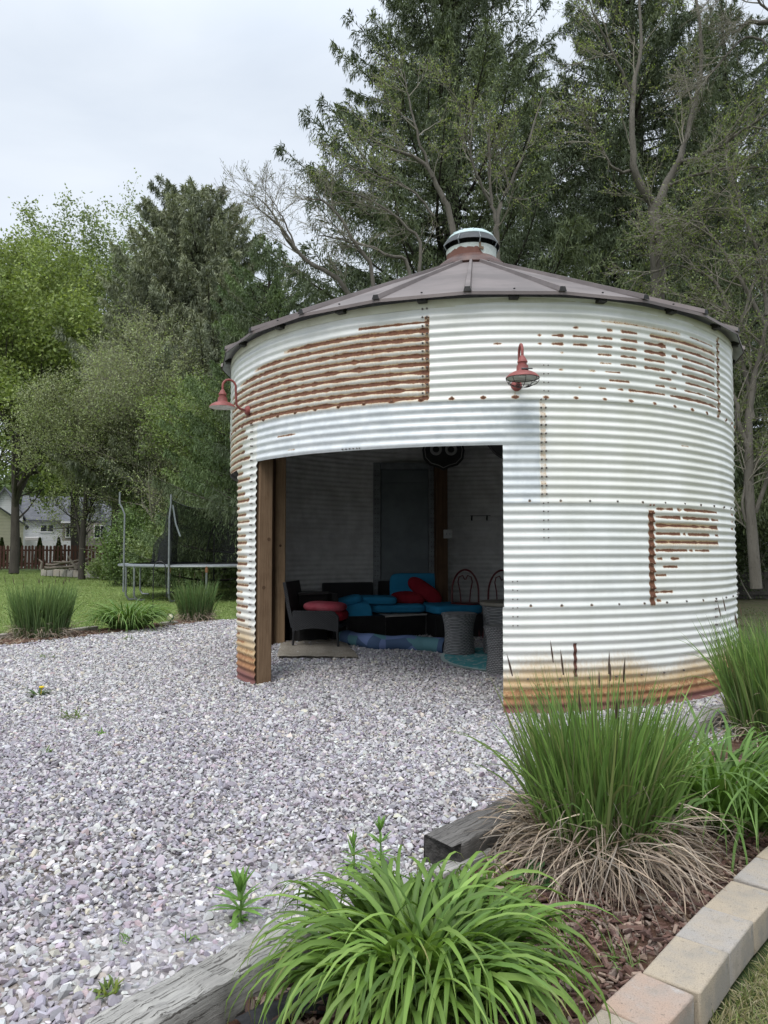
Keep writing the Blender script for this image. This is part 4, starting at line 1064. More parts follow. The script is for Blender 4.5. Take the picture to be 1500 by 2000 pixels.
cushion('sofa_cushion', 'blue cushion tipped up behind the sagging one', (-.55, 10.18, FZ+.48), (.50, .40, .12), M_BLUED, rotz(.2) @ roty(-.25), 4, g_)
cushion('red_pillow', 'red pillow lying flat against the blue back cushion', (.33, 10.55, FZ+.50), (.50, .24, .17), M_RED, roty(.02) @ rotx(.5), 2.6, 'red throw pillows', 'pillow', False)
cushion('red_pillow', 'red pillow propped diagonally on the other red pillow', (.58, 10.58, FZ+.61), (.56, .15, .22), M_RED, roty(.62) @ rotx(-.15), 2.6, 'red throw pillows', 'pillow', False)

# rolled-up outdoor rug
def m_rolled():
    t = NT('rolled_rug_print'); v = t.co('Object', (1, 1, 1))
    vo = t.n('TexVoronoi'); t.put(vo.inputs['Vector'], v); vo.inputs['Scale'].default_value = 4.5
    sc = t.n('SeparateColor'); t.put(sc.inputs[0], vo.outputs['Color'])
    c = t.mix(t.ramp(sc.outputs[0], .42, .5), (.055, .095, .175), (.09, .21, .235))
    c = t.mix(t.ramp(sc.outputs[1], .74, .8), c, (.13, .18, .34))
    t.bsdf(c, .7, 0, .3, t.bump(t.noise(v, 90, 3), .2, .003)); return t.m
pl = [ground(668, 1240, .10), ground(700, 1250, .10), ground(745, 1260, .10), ground(790, 1256, .10), ground(835, 1258, .10), ground(872, 1268, .10)]
P = np.array([at(668, 1232, 9.55), at(692, 1241, 9.3), at(735, 1252, 8.95), at(785, 1251, 8.9), at(830, 1255, 8.8), at(872, 1259, 8.62)])
for p in P: p[2] = float(floor_h(p[0], p[1])) + .085
tt = np.linspace(0, 5, 26); P = np.stack([np.interp(tt, np.arange(6), P[:, k]) for k in range(3)], 1)
P[:, 2] += .005*np.sin(np.arange(26)*.9)
rr_ = .092 + .006*np.sin(np.arange(26)*.8) - .02*(np.arange(26) < 4)*(4-np.arange(26))/4
org = P.mean(0); org[2] = 0
t = thing('rolled_rug', 'rolled-up blue patterned rug lying in front of the coffee table', 'rug', org)
m = MB(); m.tube(P-org, rr_, 18, caps=False); m.build('outer_layer', m_rolled(), t)
m = MB(); m.tube((P-org)[-4:]+[0.0, 0, 0], rr_[-4:]*.82, 16, caps=False); m.tube((P-org)[-5:-2], rr_[-5:-2]*.8, 12); m.build('inner_layer', pmat('rug_back', (.02, .025, .04), (.035, .04, .06), 20, .8, .1), t)
m = MB(); e = (P-org)[1]; m.box(e+[.01, -.07, .025], (.07, .008, .06), rotz(-.5)); m.build('care_label', pmat('care_label', (.35, .35, .35), (.42, .42, .42), 30, .8, 0), t)

# wicker stools, wicker table, round rug
def stool(loc, label, h=.46):
    t = thing('wicker_stool', label, 'stool', loc, random.uniform(0, 6), 'grey wicker drum stools')
    m = MB(); m.lathe([(.178, .0), (.180, .03), (.168, .12), (.162, .22), (.170, .33), (.190, .42), (.198, h-.015), (.19, h), (.001, h+.004)], 56); m.build('body', M_WICKG, t)
    m = MB(); m.tube([(.198*math.cos(a), .198*math.sin(a), h-.012) for a in np.linspace(0, 2*PI, 40, endpoint=False)], .010, 6, closed=True); m.build('rim', M_WICKG, t); return t
fz = lambda x, y: float(floor_h(x, y))
s1 = ground(900, 1288, .03); stool((s1[0], s1[1]+.18, fz(s1[0], s1[1]+.18)+.02), 'grey wicker drum stool standing free on the turquoise rug')
s2 = ground(986, 1318, .02); stool((s2[0]+.02, s2[1]+.18, fz(s2[0], s2[1])+.02), 'grey wicker drum stool half hidden behind the opening edge')
tc_ = (1.44, 8.52); t = thing('wicker_table', 'round grey wicker table with a plain brown-grey top', 'table', (*tc_, fz(*tc_)+.02))
m = MB(); m.lathe([(.30, 0), (.31, .05), (.30, .3), (.315, .53), (.33, .55)], 64); m.build('base', M_WICKG, t)
m = MB(); m.lathe([(.001, .55), (.335, .55), (.345, .56), (.345, .585), (.335, .595), (.001, .595)], 64); m.build('top', pmat('stone_look_top', (.17, .15, .12), (.22, .20, .165), 8, .5, .1), t)
m = MB(); U = np.linspace(.01, 1, 12); A = np.linspace(0, 2*PI, 73)[:-1]; rc = (1.36, 8.22)
G = np.array([[(.74*u*math.cos(a), .74*u*math.sin(a), 0) for a in A] for u in U]); G[..., 2] = floor_h(G[..., 0]+rc[0], G[..., 1]+rc[1]) + .033
G2 = G.copy(); G2[..., 2] -= .012; m.grid(G, wrap=True); m.grid(G2[::-1], wrap=True)
def m_round():
    t = NT('turquoise_rug_print'); v = t.co('Object'); L = t.n('VectorMath', operation='LENGTH'); t.put(L.inputs[0], v)
    c = t.mix(t.ramp(t.noise(v, 11, 3, .5, 1.5), .54, .58), (.10, .36, .38), (.36, .50, .50))
    r = t.math('MULTIPLY', t.ramp(L.outputs['Value'], .70, .705), 1.0)
    c = t.mix(r, c, (.50, .60, .58)); t.bsdf(c, .9, 0, .2, t.bump(t.noise(v, 160, 2), .3, .003)); return t.m
o = m.build('round_rug', m_round()); o.location = (*rc, 0); tag(o, 'round turquoise rug with pale pattern under the wicker stools', 'rug')

# red bentwood chairs
M_CHAIR = pmat('dark_red_lacquer', (.12, .012, .014), (.08, .01, .01), 12, .4, .05)
def bentwood(loc, rz, label):
    t = thing('bentwood_chair', label, 'chair', loc, rz, 'red bentwood cafe chairs')
    m = MB(); m.lathe([(.001, .43), (.19, .43), (.205, .44), (.205, .458), (.19, .465), (.001, .46)], 36); m.build('seat', M_CHAIR, t)
    m = MB(); A = np.linspace(0, PI, 22)
    m.tube([(-.185, .14, .45)] + [(-.185*math.cos(a), .17+.05*math.sin(a), .60+.31*math.sin(a)) for a in A] + [(.185, .14, .45)], .014, 8); m.build('back_hoop', M_CHAIR, t)
    for s in (-1, 1):
        m = MB(); m.tube([(s*.06, .16, .46), (s*.075, .185, .62), (s*.10, .20, .74), (s*.085, .205, .81), (s*.035, .205, .83), (s*.005, .20, .77)], .010, 7); m.build('back_scroll', M_CHAIR, t)
    for sx in (-1, 1):
        for sy in (-1, 1):
            m = MB(); m.tube([(sx*.13, sy*.13, .435), (sx*.165, sy*.165, .2), (sx*.19, sy*.19, 0)], [.015, .013, .011], 7); m.build('leg', M_CHAIR, t)
    m = MB(); m.tube([(.145*math.cos(a), .145*math.sin(a), .24) for a in np.linspace(0, 2*PI, 30, endpoint=False)], .008, 6, closed=True); m.build('stretcher', M_CHAIR, t)
    return t
b1 = at(908, 1150, 10.35); bentwood((b1[0], 10.3, FZ), math.radians(-6), 'dark red bentwood chair standing beside the sofa at the back wall')
b2 = at(974, 1150, 10.1); bentwood((b2[0], 10.05, FZ), math.radians(-20), 'dark red bentwood chair partly cut off by the opening edge')

# switch box, signs, wall hook
p = at(875, 1043, 10.64); m = MB(); sw = thing('switch_box', 'pale switch box on the dark post inside the bin', 'electrical box', p, math.radians(4))
m.box((0, 0, 0), (.125, .04, .125)); m.build('box', pmat('pale_plastic', (.42, .42, .40), (.36, .36, .35), 10, .5, 0), sw, bevel=.006)
m = MB()
for s in (-1, 1): m.box((s*.024, -.022, 0), (.012, .012, .024))
m.build('toggle', pmat('toggle_grey', (.12, .12, .12), (.16, .16, .16), 10, .5, 0), sw)
# route shield
c0 = at(866, 872, 10.55); sg = thing('route_shield', 'black route shield sign with the number 66 over the back door', 'sign', c0, math.radians(3))
def shield(sx, sz):
    pts = [(0, -.34), (.08, -.30), (.20, -.265), (.28, -.18), (.30, -.05), (.265, .08), (.235, .16), (.25, .23), (.285, .28), (.22, .335), (.15, .32), (.08, .295), (0, .32)]
    full = pts + [(-x, z) for x, z in pts[-2:0:-1]]
    return [(x*sx, z*sz) for x, z in full]
sc_ = 1.02
def plate(name, s, y0, y1, mat):
    o2 = shield(s*sc_, s*sc_); n = len(o2); m = MB()
    V = [(x, y0, z) for x, z in o2] + [(x, y1, z) for x, z in o2]
    m.add(V, [tuple(range(n))[::-1], tuple(range(n, 2*n))] + [(i, (i+1) % n, n+(i+1) % n, n+i) for i in range(n)])
    return m.build(name, mat, sg, smooth=False)
M_SB = pmat('sign_black', (.010, .010, .011), (.016, .016, .016), 10, .45, 0); M_SW = pmat('sign_white', (.30, .30, .29), (.25, .25, .24), 10, .6, 0)
plate('plate', 1.0, -.004, .01, M_SB); plate('border', .90, -.008, -.005, M_SW); plate('face', .865, -.012, -.009, M_SB)
for s in (-1, 1):
    m = MB(); cx_ = s*.108; ring = [(cx_+.066*math.cos(a), -.016, -.045+.066*math.sin(a)) for a in np.linspace(0, 2*PI, 30, endpoint=False)]
    m.tube(ring, .022, 6, closed=True)
    m.tube([(cx_-.064, -.016, -.035), (cx_-.055, -.016, .035), (cx_-.02, -.016, .11), (cx_+.045, -.016, .165)], .021, 6)
    m.build('numeral', M_SW, sg)
# round metal sign, mostly hidden by the jamb
c0 = at(1010, 838, 10.4); rs = thing('round_sign', 'dark round wall sign peeking out at the upper corner of the opening', 'sign', c0, math.radians(-14))
m = MB(); m.lathe([(.001, 0), (.46, 0), (.47, .008), (.46, .016), (.001, .016)], 64); o = m.build('disc', pmat('dark_sign', (.02, .02, .02), (.035, .035, .033), 9, .5, .1), rs); o.rotation_euler = (PI/2, 0, 0)
m = MB(); m.tube([(.45*math.cos(a), -.022, .45*math.sin(a)) for a in np.linspace(0, 2*PI, 64, endpoint=False)], .008, 6, closed=True); m.build('rim', pmat('sign_rim', (.10, .10, .10), (.15, .15, .15), 9, .4, .0, metal=.4), rs)
m = MB(); pk = at(938, 1010, 10.85); hk = thing('wall_hooks', 'row of dark coat hooks on the back wall above the red chairs', 'coat hooks', pk, math.radians(-12))
m.box((.0, 0, .02), (.30, .012, .008)); m.build('rail', M_DARK, hk)
for k in (-.12, .1):
    m = MB(); m.tube([(k, -.01, .02), (k, -.05, -.01), (k, -.06, -.04), (k, -.035, -.045)], .012, 6); m.build('hook', M_DARK, hk)

# ================================================================== WALL LAMPS
M_LRED = pmat('faded_red_enamel', (.30, .085, .075), (.21, .062, .055), 9, .6, .15); M_LIN = pmat('shade_inside', (.62, .62, .58), (.52, .52, .49), 10, .5, 0)
M_WIRE = pmat('lamp_wire', (.05, .045, .045), (.08, .07, .07), 30, .5, 0, metal=.5)
def lamp(th, z, label, solar=False, cage=True, k=1.0):
    base = BC + cyl(th, BR+.012, z)
    t = thing('gooseneck_lamp', label, 'wall lamp', base, th, 'red gooseneck barn lamps on the bin')
    t.scale = (k, k, k)
    m = MB(); q = rotx(PI/2)
    b = MB(); b.lathe([(.001, .03), (.03, .03), (.048, .018), (.052, 0), (.052, -.01)], 24)
    o = b.build('wall_plate', M_LRED, t); o.rotation_euler = (PI/2, 0, 0)
    pts = [(0, -.01, 0), (0, -.09, .01)]
    pts += [(0, -.13, .05), (0, -.135, .12), (0, -.14, .20)]
    for a in np.linspace(0, PI, 12): pts.append((0, -.215+.075*math.cos(a), .245+.075*math.sin(a)))
    pts += [(0, -.29, .19)]
    m.tube(pts, .0125, 10); m.build('arm', M_LRED, t)
    m = MB(); c = (0, -.29, 0)
    prof = [(.012, .205), (.024, .19), (.036, .165), (.044, .152), (.045, .143), (.037, .139), (.037, .118), (.05, .114), (.053, .07), (.058, .064), (.085, .056), (.118, .038), (.142, .014), (.147, .004)]
    m.lathe(prof, 40, c); m.build('shade', M_LRED, t)
    m = MB(); m.lathe([(.144, .004), (.116, .03), (.08, .046), (.03, .052), (.001, .052)], 40, c); m.lathe([(.001, .062), (.03, .06), (.032, .02), (.001, .01)], 16, c); m.build('reflector', M_LIN, t)
    if cage:
        m = MB()
        for rr, zz in ((.142, .002), (.125, -.04), (.07, -.065)):
            m.tube([(rr*math.cos(a), c[1]+rr*math.sin(a), zz) for a in np.linspace(0, 2*PI, 36, endpoint=False)], .0030, 5, closed=True)
        for a in np.linspace(0, 2*PI, 8, endpoint=False):
            m.tube([(r_*math.cos(a), c[1]+r_*math.sin(a), z_) for r_, z_ in ((.143, .004), (.143, -.015), (.125, -.04), (.07, -.065), (.03, -.072))], .0030, 5)
        m.build('cage', M_WIRE, t)
    if solar:
        m = MB(); m.box((.028, c[1]-.035, .082), (.095, .06, .012), rotx(.25)); m.build('solar_panel', pmat('solar_cell', (.10, .10, .11), (.15, .15, .16), 20, .3, 0), t, bevel=.002)
    return t
tl, zl = hit(1008, 752); lamp(tl, zl-.01, 'red gooseneck lamp with wire cage on the smooth front wall above the opening corner', True, k=.86)
tl, zl = hit(486, 802); lamp(tl, zl, 'red gooseneck lamp sticking out beside the rusty wall edge', False, False, k=.86)
# ================================================================== TREES
def frame_of(d):
    up = np.where(np.abs(d[..., 2:3]) < .92, np.array([0, 0, 1.]), np.array([1., 0, 0]))
    n = np.cross(d, up); n /= np.maximum(np.linalg.norm(n, axis=-1, keepdims=True), 1e-9)
    return n, np.cross(d, n)
def unit(v): return v/np.maximum(np.linalg.norm(v, axis=-1, keepdims=True), 1e-9)
def grow(p0, d0, L, K, wig, up, rg):
    N = len(p0); P = np.zeros((N, K, 3)); P[:, 0] = p0; d = unit(d0); st = (L/(K-1))[:, None]
    for k in range(1, K):
        d = unit(d + rg.normal(0, wig, (N, 3)) + np.array([0, 0, up])); P[:, k] = P[:, k-1] + d*st
    return P
def spawn(P, r, m, s0, s1, ang, rg, lenf, angsd=.2):
    """m children on each path: start points, directions, parents' radii there"""
    N, K = P.shape[:2]; s = rg.uniform(s0, s1, (N, m)); x = s*(K-1); i = np.minimum(x.astype(int), K-2); f = (x-i)[..., None]
    ar = np.arange(N)[:, None]; p = P[ar, i]*(1-f)+P[ar, i+1]*f; t = unit(P[ar, i+1]-P[ar, i])
    n, b = frame_of(t); a = rg.uniform(0, 2*PI, (N, m))[..., None]; ph = (ang + rg.normal(0, angsd, (N, m)))[..., None]
    d = t*np.cos(ph) + (n*np.cos(a)+b*np.sin(a))*np.sin(ph)
    rr = r[ar, i]*(1-f[..., 0])+r[ar, i+1]*f[..., 0]
    L = lenf(s)
    return p.reshape(-1, 3), d.reshape(-1, 3), rr.ravel(), (L*rg.uniform(.7, 1.25, (N, m))).ravel()
def tubes(P, r, n):
    N, K = P.shape[:2]; T = np.gradient(P, axis=1); T = unit(T); nn, bb = frame_of(T)
    a = np.arange(n)*2*PI/n
    V = P[:, :, None, :] + r[:, :, None, None]*(np.cos(a)[None, None, :, None]*nn[:, :, None, :] + np.sin(a)[None, None, :, None]*bb[:, :, None, :])
    base = (np.arange(N)*K*n)[:, None, None]; k = (np.arange(K-1)*n)[None, :, None]; q = np.arange(n)[None, None, :]; q2 = (np.arange(n)+1) % n
    F4 = np.stack([base+k+q, base+k+q2, base+k+n+q2, base+k+n+q], -1).reshape(-1, 4)
    return V.reshape(-1, 3), F4
def kites(p, d, L, w, col, rg, nrm=None):
    N = len(p); d = unit(d)
    if nrm is None: nrm = rg.normal(0, 1, (N, 3))
    s = unit(np.cross(d, nrm)); L = L[:, None]; w = w[:, None]
    cup = np.cross(s, d)*w*.35
    V = np.stack([p, p+d*L*.45+s*w*.5+cup, p+d*L, p+d*L*.45-s*w*.5+cup], 1).reshape(-1, 3)
    Fq = np.arange(N*4).reshape(N, 4)
    return V, Fq, np.repeat(col, 4, 0)
def m_bark(name, a, b, dark):
    t = NT(name); v = t.co('Object', (1, 1, .25))
    c = t.mix(t.ramp(t.noise(v, 6, 6, .7), .3, .7), a, b); c = t.mix(t.ramp(t.noise(v, 24, 4, .7), .52, .7, 0, .7), c, dark)
    t.bsdf(c, .95, 0, .15, t.bump(t.noise(v, 20, 5, .7), .8, .03)); return t.m
BARKD = m_bark('dark_bark', (.055, .048, .042), (.085, .075, .065), (.02, .018, .016))
BARKG = m_bark('grey_bark', (.115, .105, .088), (.165, .152, .13), (.05, .044, .038))
TWIG = m_bark('grey_twig', (.23, .21, .17), (.29, .27, .22), (.12, .105, .085))
def tree_obj(name, label, cat, loc, group, trunkV, crown, barkmat, leafmat_, twigs=None, twigmat=None):
    root = thing(name, label, cat, loc, 0, group)
    mesh_obj('trunk', trunkV[0], trunkV[1], barkmat, root)
    if twigs is not None: mesh_obj('branches', twigs[0], twigs[1], twigmat or barkmat, root)
    if crown is not None: mesh_obj('crown', crown[0], [crown[1]], leafmat_, root, attrs={'Col': crown[2]})
    return root
def jn(parts):
    V, Fs = [], []; o = 0
    for v, f in parts: V.append(v); Fs.append(f+o); o += len(v)
    return np.concatenate(V), Fs

def spruce(label, loc, H, R0, z0=1.5, seed=1, pal=None, dens=1.0, expo=.8, step=.42, drop=(.25, .8), tuft=.115, name='spruce_tree', cat='spruce', group='spruces behind the bin', nb=7, az_view=True, upt=.42):
    rg = np.random.default_rng(seed)
    pal = pal or [(.10, .130, .070), (.118, .150, .079), (.088, .115, .064), (.14, .175, .083)]
    tz = np.linspace(0, H, 24); tp = np.stack([.12*np.sin(tz*.3+seed), .1*np.cos(tz*.25), tz], 1)[None]
    tr = (.028*H*(1-tz/H)**.9*.6+.02)[None]
    tv = tubes(tp, tr, 10)
    zs = np.arange(z0, H-.25, step); B0, AZ, LL, A0, FR = [], [], [], [], []
    for z in zs:
        f = (z-z0)/(H-z0); Rz = R0*(1-f)**expo*(1 + .1*math.sin(z*1.7+seed)) + .12
        m = nb if f < .85 else 5
        for k in range(m):
            B0.append(z + rg.uniform(-.25, .25)); AZ.append(k*2*PI/m + z*1.9 + rg.uniform(-.35, .35)); LL.append(Rz*rg.choice([.72, .85, .95, 1.0, 1.12], p=[.15, .2, .3, .25, .1])); FR.append(f)
    B0, AZ, LL, FR = map(np.array, (B0, AZ, LL, FR)); N = len(B0); K = 12
    s = np.linspace(0, 1, K)[None]
    a = (-.30 + .75*FR)[:, None]; b = (upt+.25*FR)[:, None]*(s**2.2)
    out = LL[:, None]*s*.98; dz = LL[:, None]*(a*s*(1-.35*s) + b*.62)
    sway = .06*LL[:, None]*np.sin(3*s+AZ[:, None]*5)
    P = np.stack([np.cos(AZ)[:, None]*out - np.sin(AZ)[:, None]*sway, np.sin(AZ)[:, None]*out + np.cos(AZ)[:, None]*sway, B0[:, None]+dz], -1)
    r = (.012*LL[:, None]+.008)*(1-s*.92)
    bt = tubes(P, r, 4)
    # boughlets to either side of each limb, then hanging strands from both
    M = np.maximum(8, (LL*20*dens).astype(int)); bi = np.repeat(np.arange(N), M); n = len(bi)
    u = rg.beta(1.6, 1.1, n); x = np.clip(u, .02, .999)*(K-1); i = np.minimum(x.astype(int), K-2); f = (x-i)[:, None]
    p = P[bi, i]*(1-f)+P[bi, i+1]*f; t = unit(P[bi, i+1]-P[bi, i])
    sd = np.stack([-np.sin(AZ[bi]), np.cos(AZ[bi]), np.zeros(n)], 1)*np.where(rg.random(n) < .5, 1, -1)[:, None]
    lat = (.30*LL[bi]*(1-u)**.6+.10)*rg.uniform(.25, 1.0, n)
    dl = unit(sd*.8 + t*.75 + np.array([0, 0, -.06])); q = p + dl*lat[:, None]
    ps, ds, Ls, ws, cs = [], [], [], [], []
    bc = pick(rg, N, pal, .10)
    def put(pp, dd, L, w, ids, var=.16):
        ps.append(pp); ds.append(dd); Ls.append(L); ws.append(w); cs.append(bc[ids]*np.exp(rg.normal(0, var, (len(pp), 1))))
    # needles along the boughlets
    for k in range(6):
        g = rg.random(n)[:, None]; pp = p*(1-g)+q*g
        put(pp, dl + rg.normal(0, .35, (n, 3)) + [0, 0, -.25], tuft*rg.uniform(.8, 1.5, n), tuft*.25*rg.uniform(.7, 1.2, n), bi)
    # hanging strands
    hl = rg.uniform(*drop, n)*(.45+.75*(1-FR[bi]))*np.clip(1.25-u, .25, 1)
    for k in range(7):
        pp = q + np.stack([rg.normal(0, .04, n), rg.normal(0, .04, n), -hl*(k+.5)/7], 1)
        put(pp, rg.normal(0, .30, (n, 3))+[0, 0, -1.0]+.25*dl, tuft*rg.uniform(.9, 1.6, n), tuft*.20*rg.uniform(.7, 1.3, n), bi)
    # bough tips, brushy and turned up
    mt = 44; ti = np.repeat(np.arange(N), mt); g = rg.uniform(.72, 1.0, len(ti)); x = g*(K-1); i = np.minimum(x.astype(int), K-2); f = (x-i)[:, None]
    pp = P[ti, i]*(1-f)+P[ti, i+1]*f; t = unit(P[ti, i+1]-P[ti, i])
    put(pp, t + rg.normal(0, .45, (len(ti), 3))+[0, 0, -.12], tuft*.95*rg.uniform(.7, 1.3, len(ti)), tuft*.25*rg.uniform(.7, 1.2, len(ti)), ti, .14)
    # leader
    zt = rg.uniform(H-1.2, H, 120); pp = np.stack([.12*np.sin(zt*.3+seed), .1*np.cos(zt*.25), zt], 1)
    put(pp, rg.normal(0, 1, (120, 3))*[1, 1, .3]+[0, 0, .6], np.full(120, tuft*1.1), np.full(120, tuft*.35), np.zeros(120, int))
    crown = kites(np.concatenate(ps), np.concatenate(ds), np.concatenate(Ls), np.concatenate(ws), np.concatenate(cs), rg)
    return tree_obj(name, label, cat, loc, group, (tv[0], [tv[1]]), crown, BARKD, NEEDLE, (bt[0], [bt[1]]))

def broadleaf(label, loc, H, spread, name='deciduous_tree', cat='tree', seed=1, pal=None, leaf=.12, leaves=12, trunk_r=.18, limbs=9, lv=(7, 7, 6), sig=.22, bark=BARKD, group=None, trunk_h=.35, ang=.75, up=.06, flat=1.0, limb0=.3, lens=(.52, .34, .2, .1), nleafvar=True, wig=.10):
    rg = np.random.default_rng(seed)
    K = 10; P = grow(np.zeros((1, 3)), np.array([[rg.normal(0, .05), rg.normal(0, .05), 1]]), np.array([H*.86]), K, .035, .05, rg)
    r = trunk_r*(1-np.linspace(0, 1, K)**1.1*.93)[None]; T = [tubes(P, r, 10)]; B = []
    prevP, prevr = P, r; last = None
    for l, m in enumerate((limbs,) + tuple(lv)):
        a, b = (limb0, .98) if l == 0 else (.18, 1.0)
        Lb = H*lens[l]
        if l == 0: lf = lambda s: Lb*(1.15-.75*(s-limb0)/(1-limb0))*spread
        else: lf = lambda s, Lb=Lb: Lb*(1.15-.6*s)*spread
        p, d, rr, L = spawn(prevP, prevr, m, a, b, ang if l == 0 else .7, rg, lf)
        if l == 0:
            d[:, 2] *= flat
        Kk = 7 if l == 0 else 5 if l < 3 else 4
        P2 = grow(p, d, L, Kk, wig, up, rg); r2 = np.minimum(rr*.62, L*.028+.003)[:, None]*(1-np.linspace(0, 1, Kk)*.85)[None]
        r2 = np.maximum(r2, .0035)
        B.append(tubes(P2, r2, 6 if l == 0 else 4 if l == 1 else 3)); prevP, prevr = P2, r2
    N, Kk = prevP.shape[:2]; m = leaves; x = rg.uniform(.1, Kk-1.001, (N, m)); i = x.astype(int); f = (x-i)[..., None]; ar = np.arange(N)[:, None]
    pp = (prevP[ar, i]*(1-f)+prevP[ar, i+1]*f).reshape(-1, 3) + rg.normal(0, sig, (N*m, 3))
    cc = np.repeat(pick(rg, N, pal, .13), m, 0)*np.exp(rg.normal(0, .15, (N*m, 1)))
    crown = kites(pp, rg.normal(0, 1, (N*m, 3))+[0, 0, -.25], leaf*rg.uniform(.6, 1.35, N*m), leaf*.62*rg.uniform(.6, 1.2, N*m), cc, rg)
    bt = jn(B)
    return tree_obj(name, label, cat, loc, group, (T[0][0], [T[0][1]]), crown, bark, LEAF, bt, bark)

def limbed(label, loc, limbs, seed, name, cat, lv, pal, leaf, leaves, bark=BARKG, group=None, r_leaf=.03, ang=.6, lens=(1.6, .9, .45), up=.03, wig=.12, s0=.25):
    """tree built from given main limbs: list of (polyline pts rel. to loc, r0, r1)"""
    rg = np.random.default_rng(seed); T, B = [], []; K = 16; Ps, rs = [], []
    for pts, r0, r1 in limbs:
        pts = np.array(pts, float); t = np.linspace(0, 1, len(pts)); q = np.linspace(0, 1, K)
        # Catmull-Rom through the points
        pp = np.concatenate([[2*pts[0]-pts[1]], pts, [2*pts[-1]-pts[-2]]]); out = []
        for u in q:
            xx = u*(len(pts)-1); i = min(int(xx), len(pts)-2); f = xx-i; a, b, c, d = pp[i:i+4]
            out.append(.5*(2*b+(c-a)*f+(2*a-5*b+4*c-d)*f*f+(3*b-a-3*c+d)*f**3))
        P = np.array(out) + rg.normal(0, .012, (K, 3)); Ps.append(P); rs.append(r0+(r1-r0)*q)
    P = np.array(Ps); r = np.array(rs); T.append(tubes(P, r, 9)); PP, rr0 = P, r; tips = []
    for l, m in enumerate(lv):
        L0 = lens[l]
        p, d, rr, L = spawn(PP, rr0, m, s0 if l == 0 else .12, 1.0, ang, rg, lambda s: L0*(1.2-.55*s), .28)
        Kk = 8 if l == 0 else 6
        P2 = grow(p, d, L, Kk, wig, up, rg); r2 = np.minimum(rr*.7, L*.011+.0025)[:, None]*(1-np.linspace(0, 1, Kk)*.7)[None]; r2 = np.maximum(r2, .0028)
        B.append(tubes(P2, r2, 5 if l == 0 else 3)); PP, rr0 = P2, r2; tips.append(P2)
    crown = None
    if leaves:
        N, Kk = PP.shape[:2]; m = leaves; x = rg.uniform(.2, Kk-1.001, (N, m)); i = x.astype(int); f = (x-i)[..., None]; ar = np.arange(N)[:, None]
        pp = (PP[ar, i]*(1-f)+PP[ar, i+1]*f).reshape(-1, 3)+rg.normal(0, .02, (N*m, 3))
        cc = np.repeat(pick(rg, N, pal, .12), m, 0)*np.exp(rg.normal(0, .15, (N*m, 1)))
        crown = kites(pp, rg.normal(0, .8, (N*m, 3))+[0, 0, .4], leaf*rg.uniform(.6, 1.4, N*m), leaf*.55*rg.uniform(.6, 1.2, N*m), cc, rg)
    bt = jn(B)
    return tree_obj(name, label, cat, loc, group, (T[0][0], [T[0][1]]), crown, bark, LEAF, bt, TWIG)

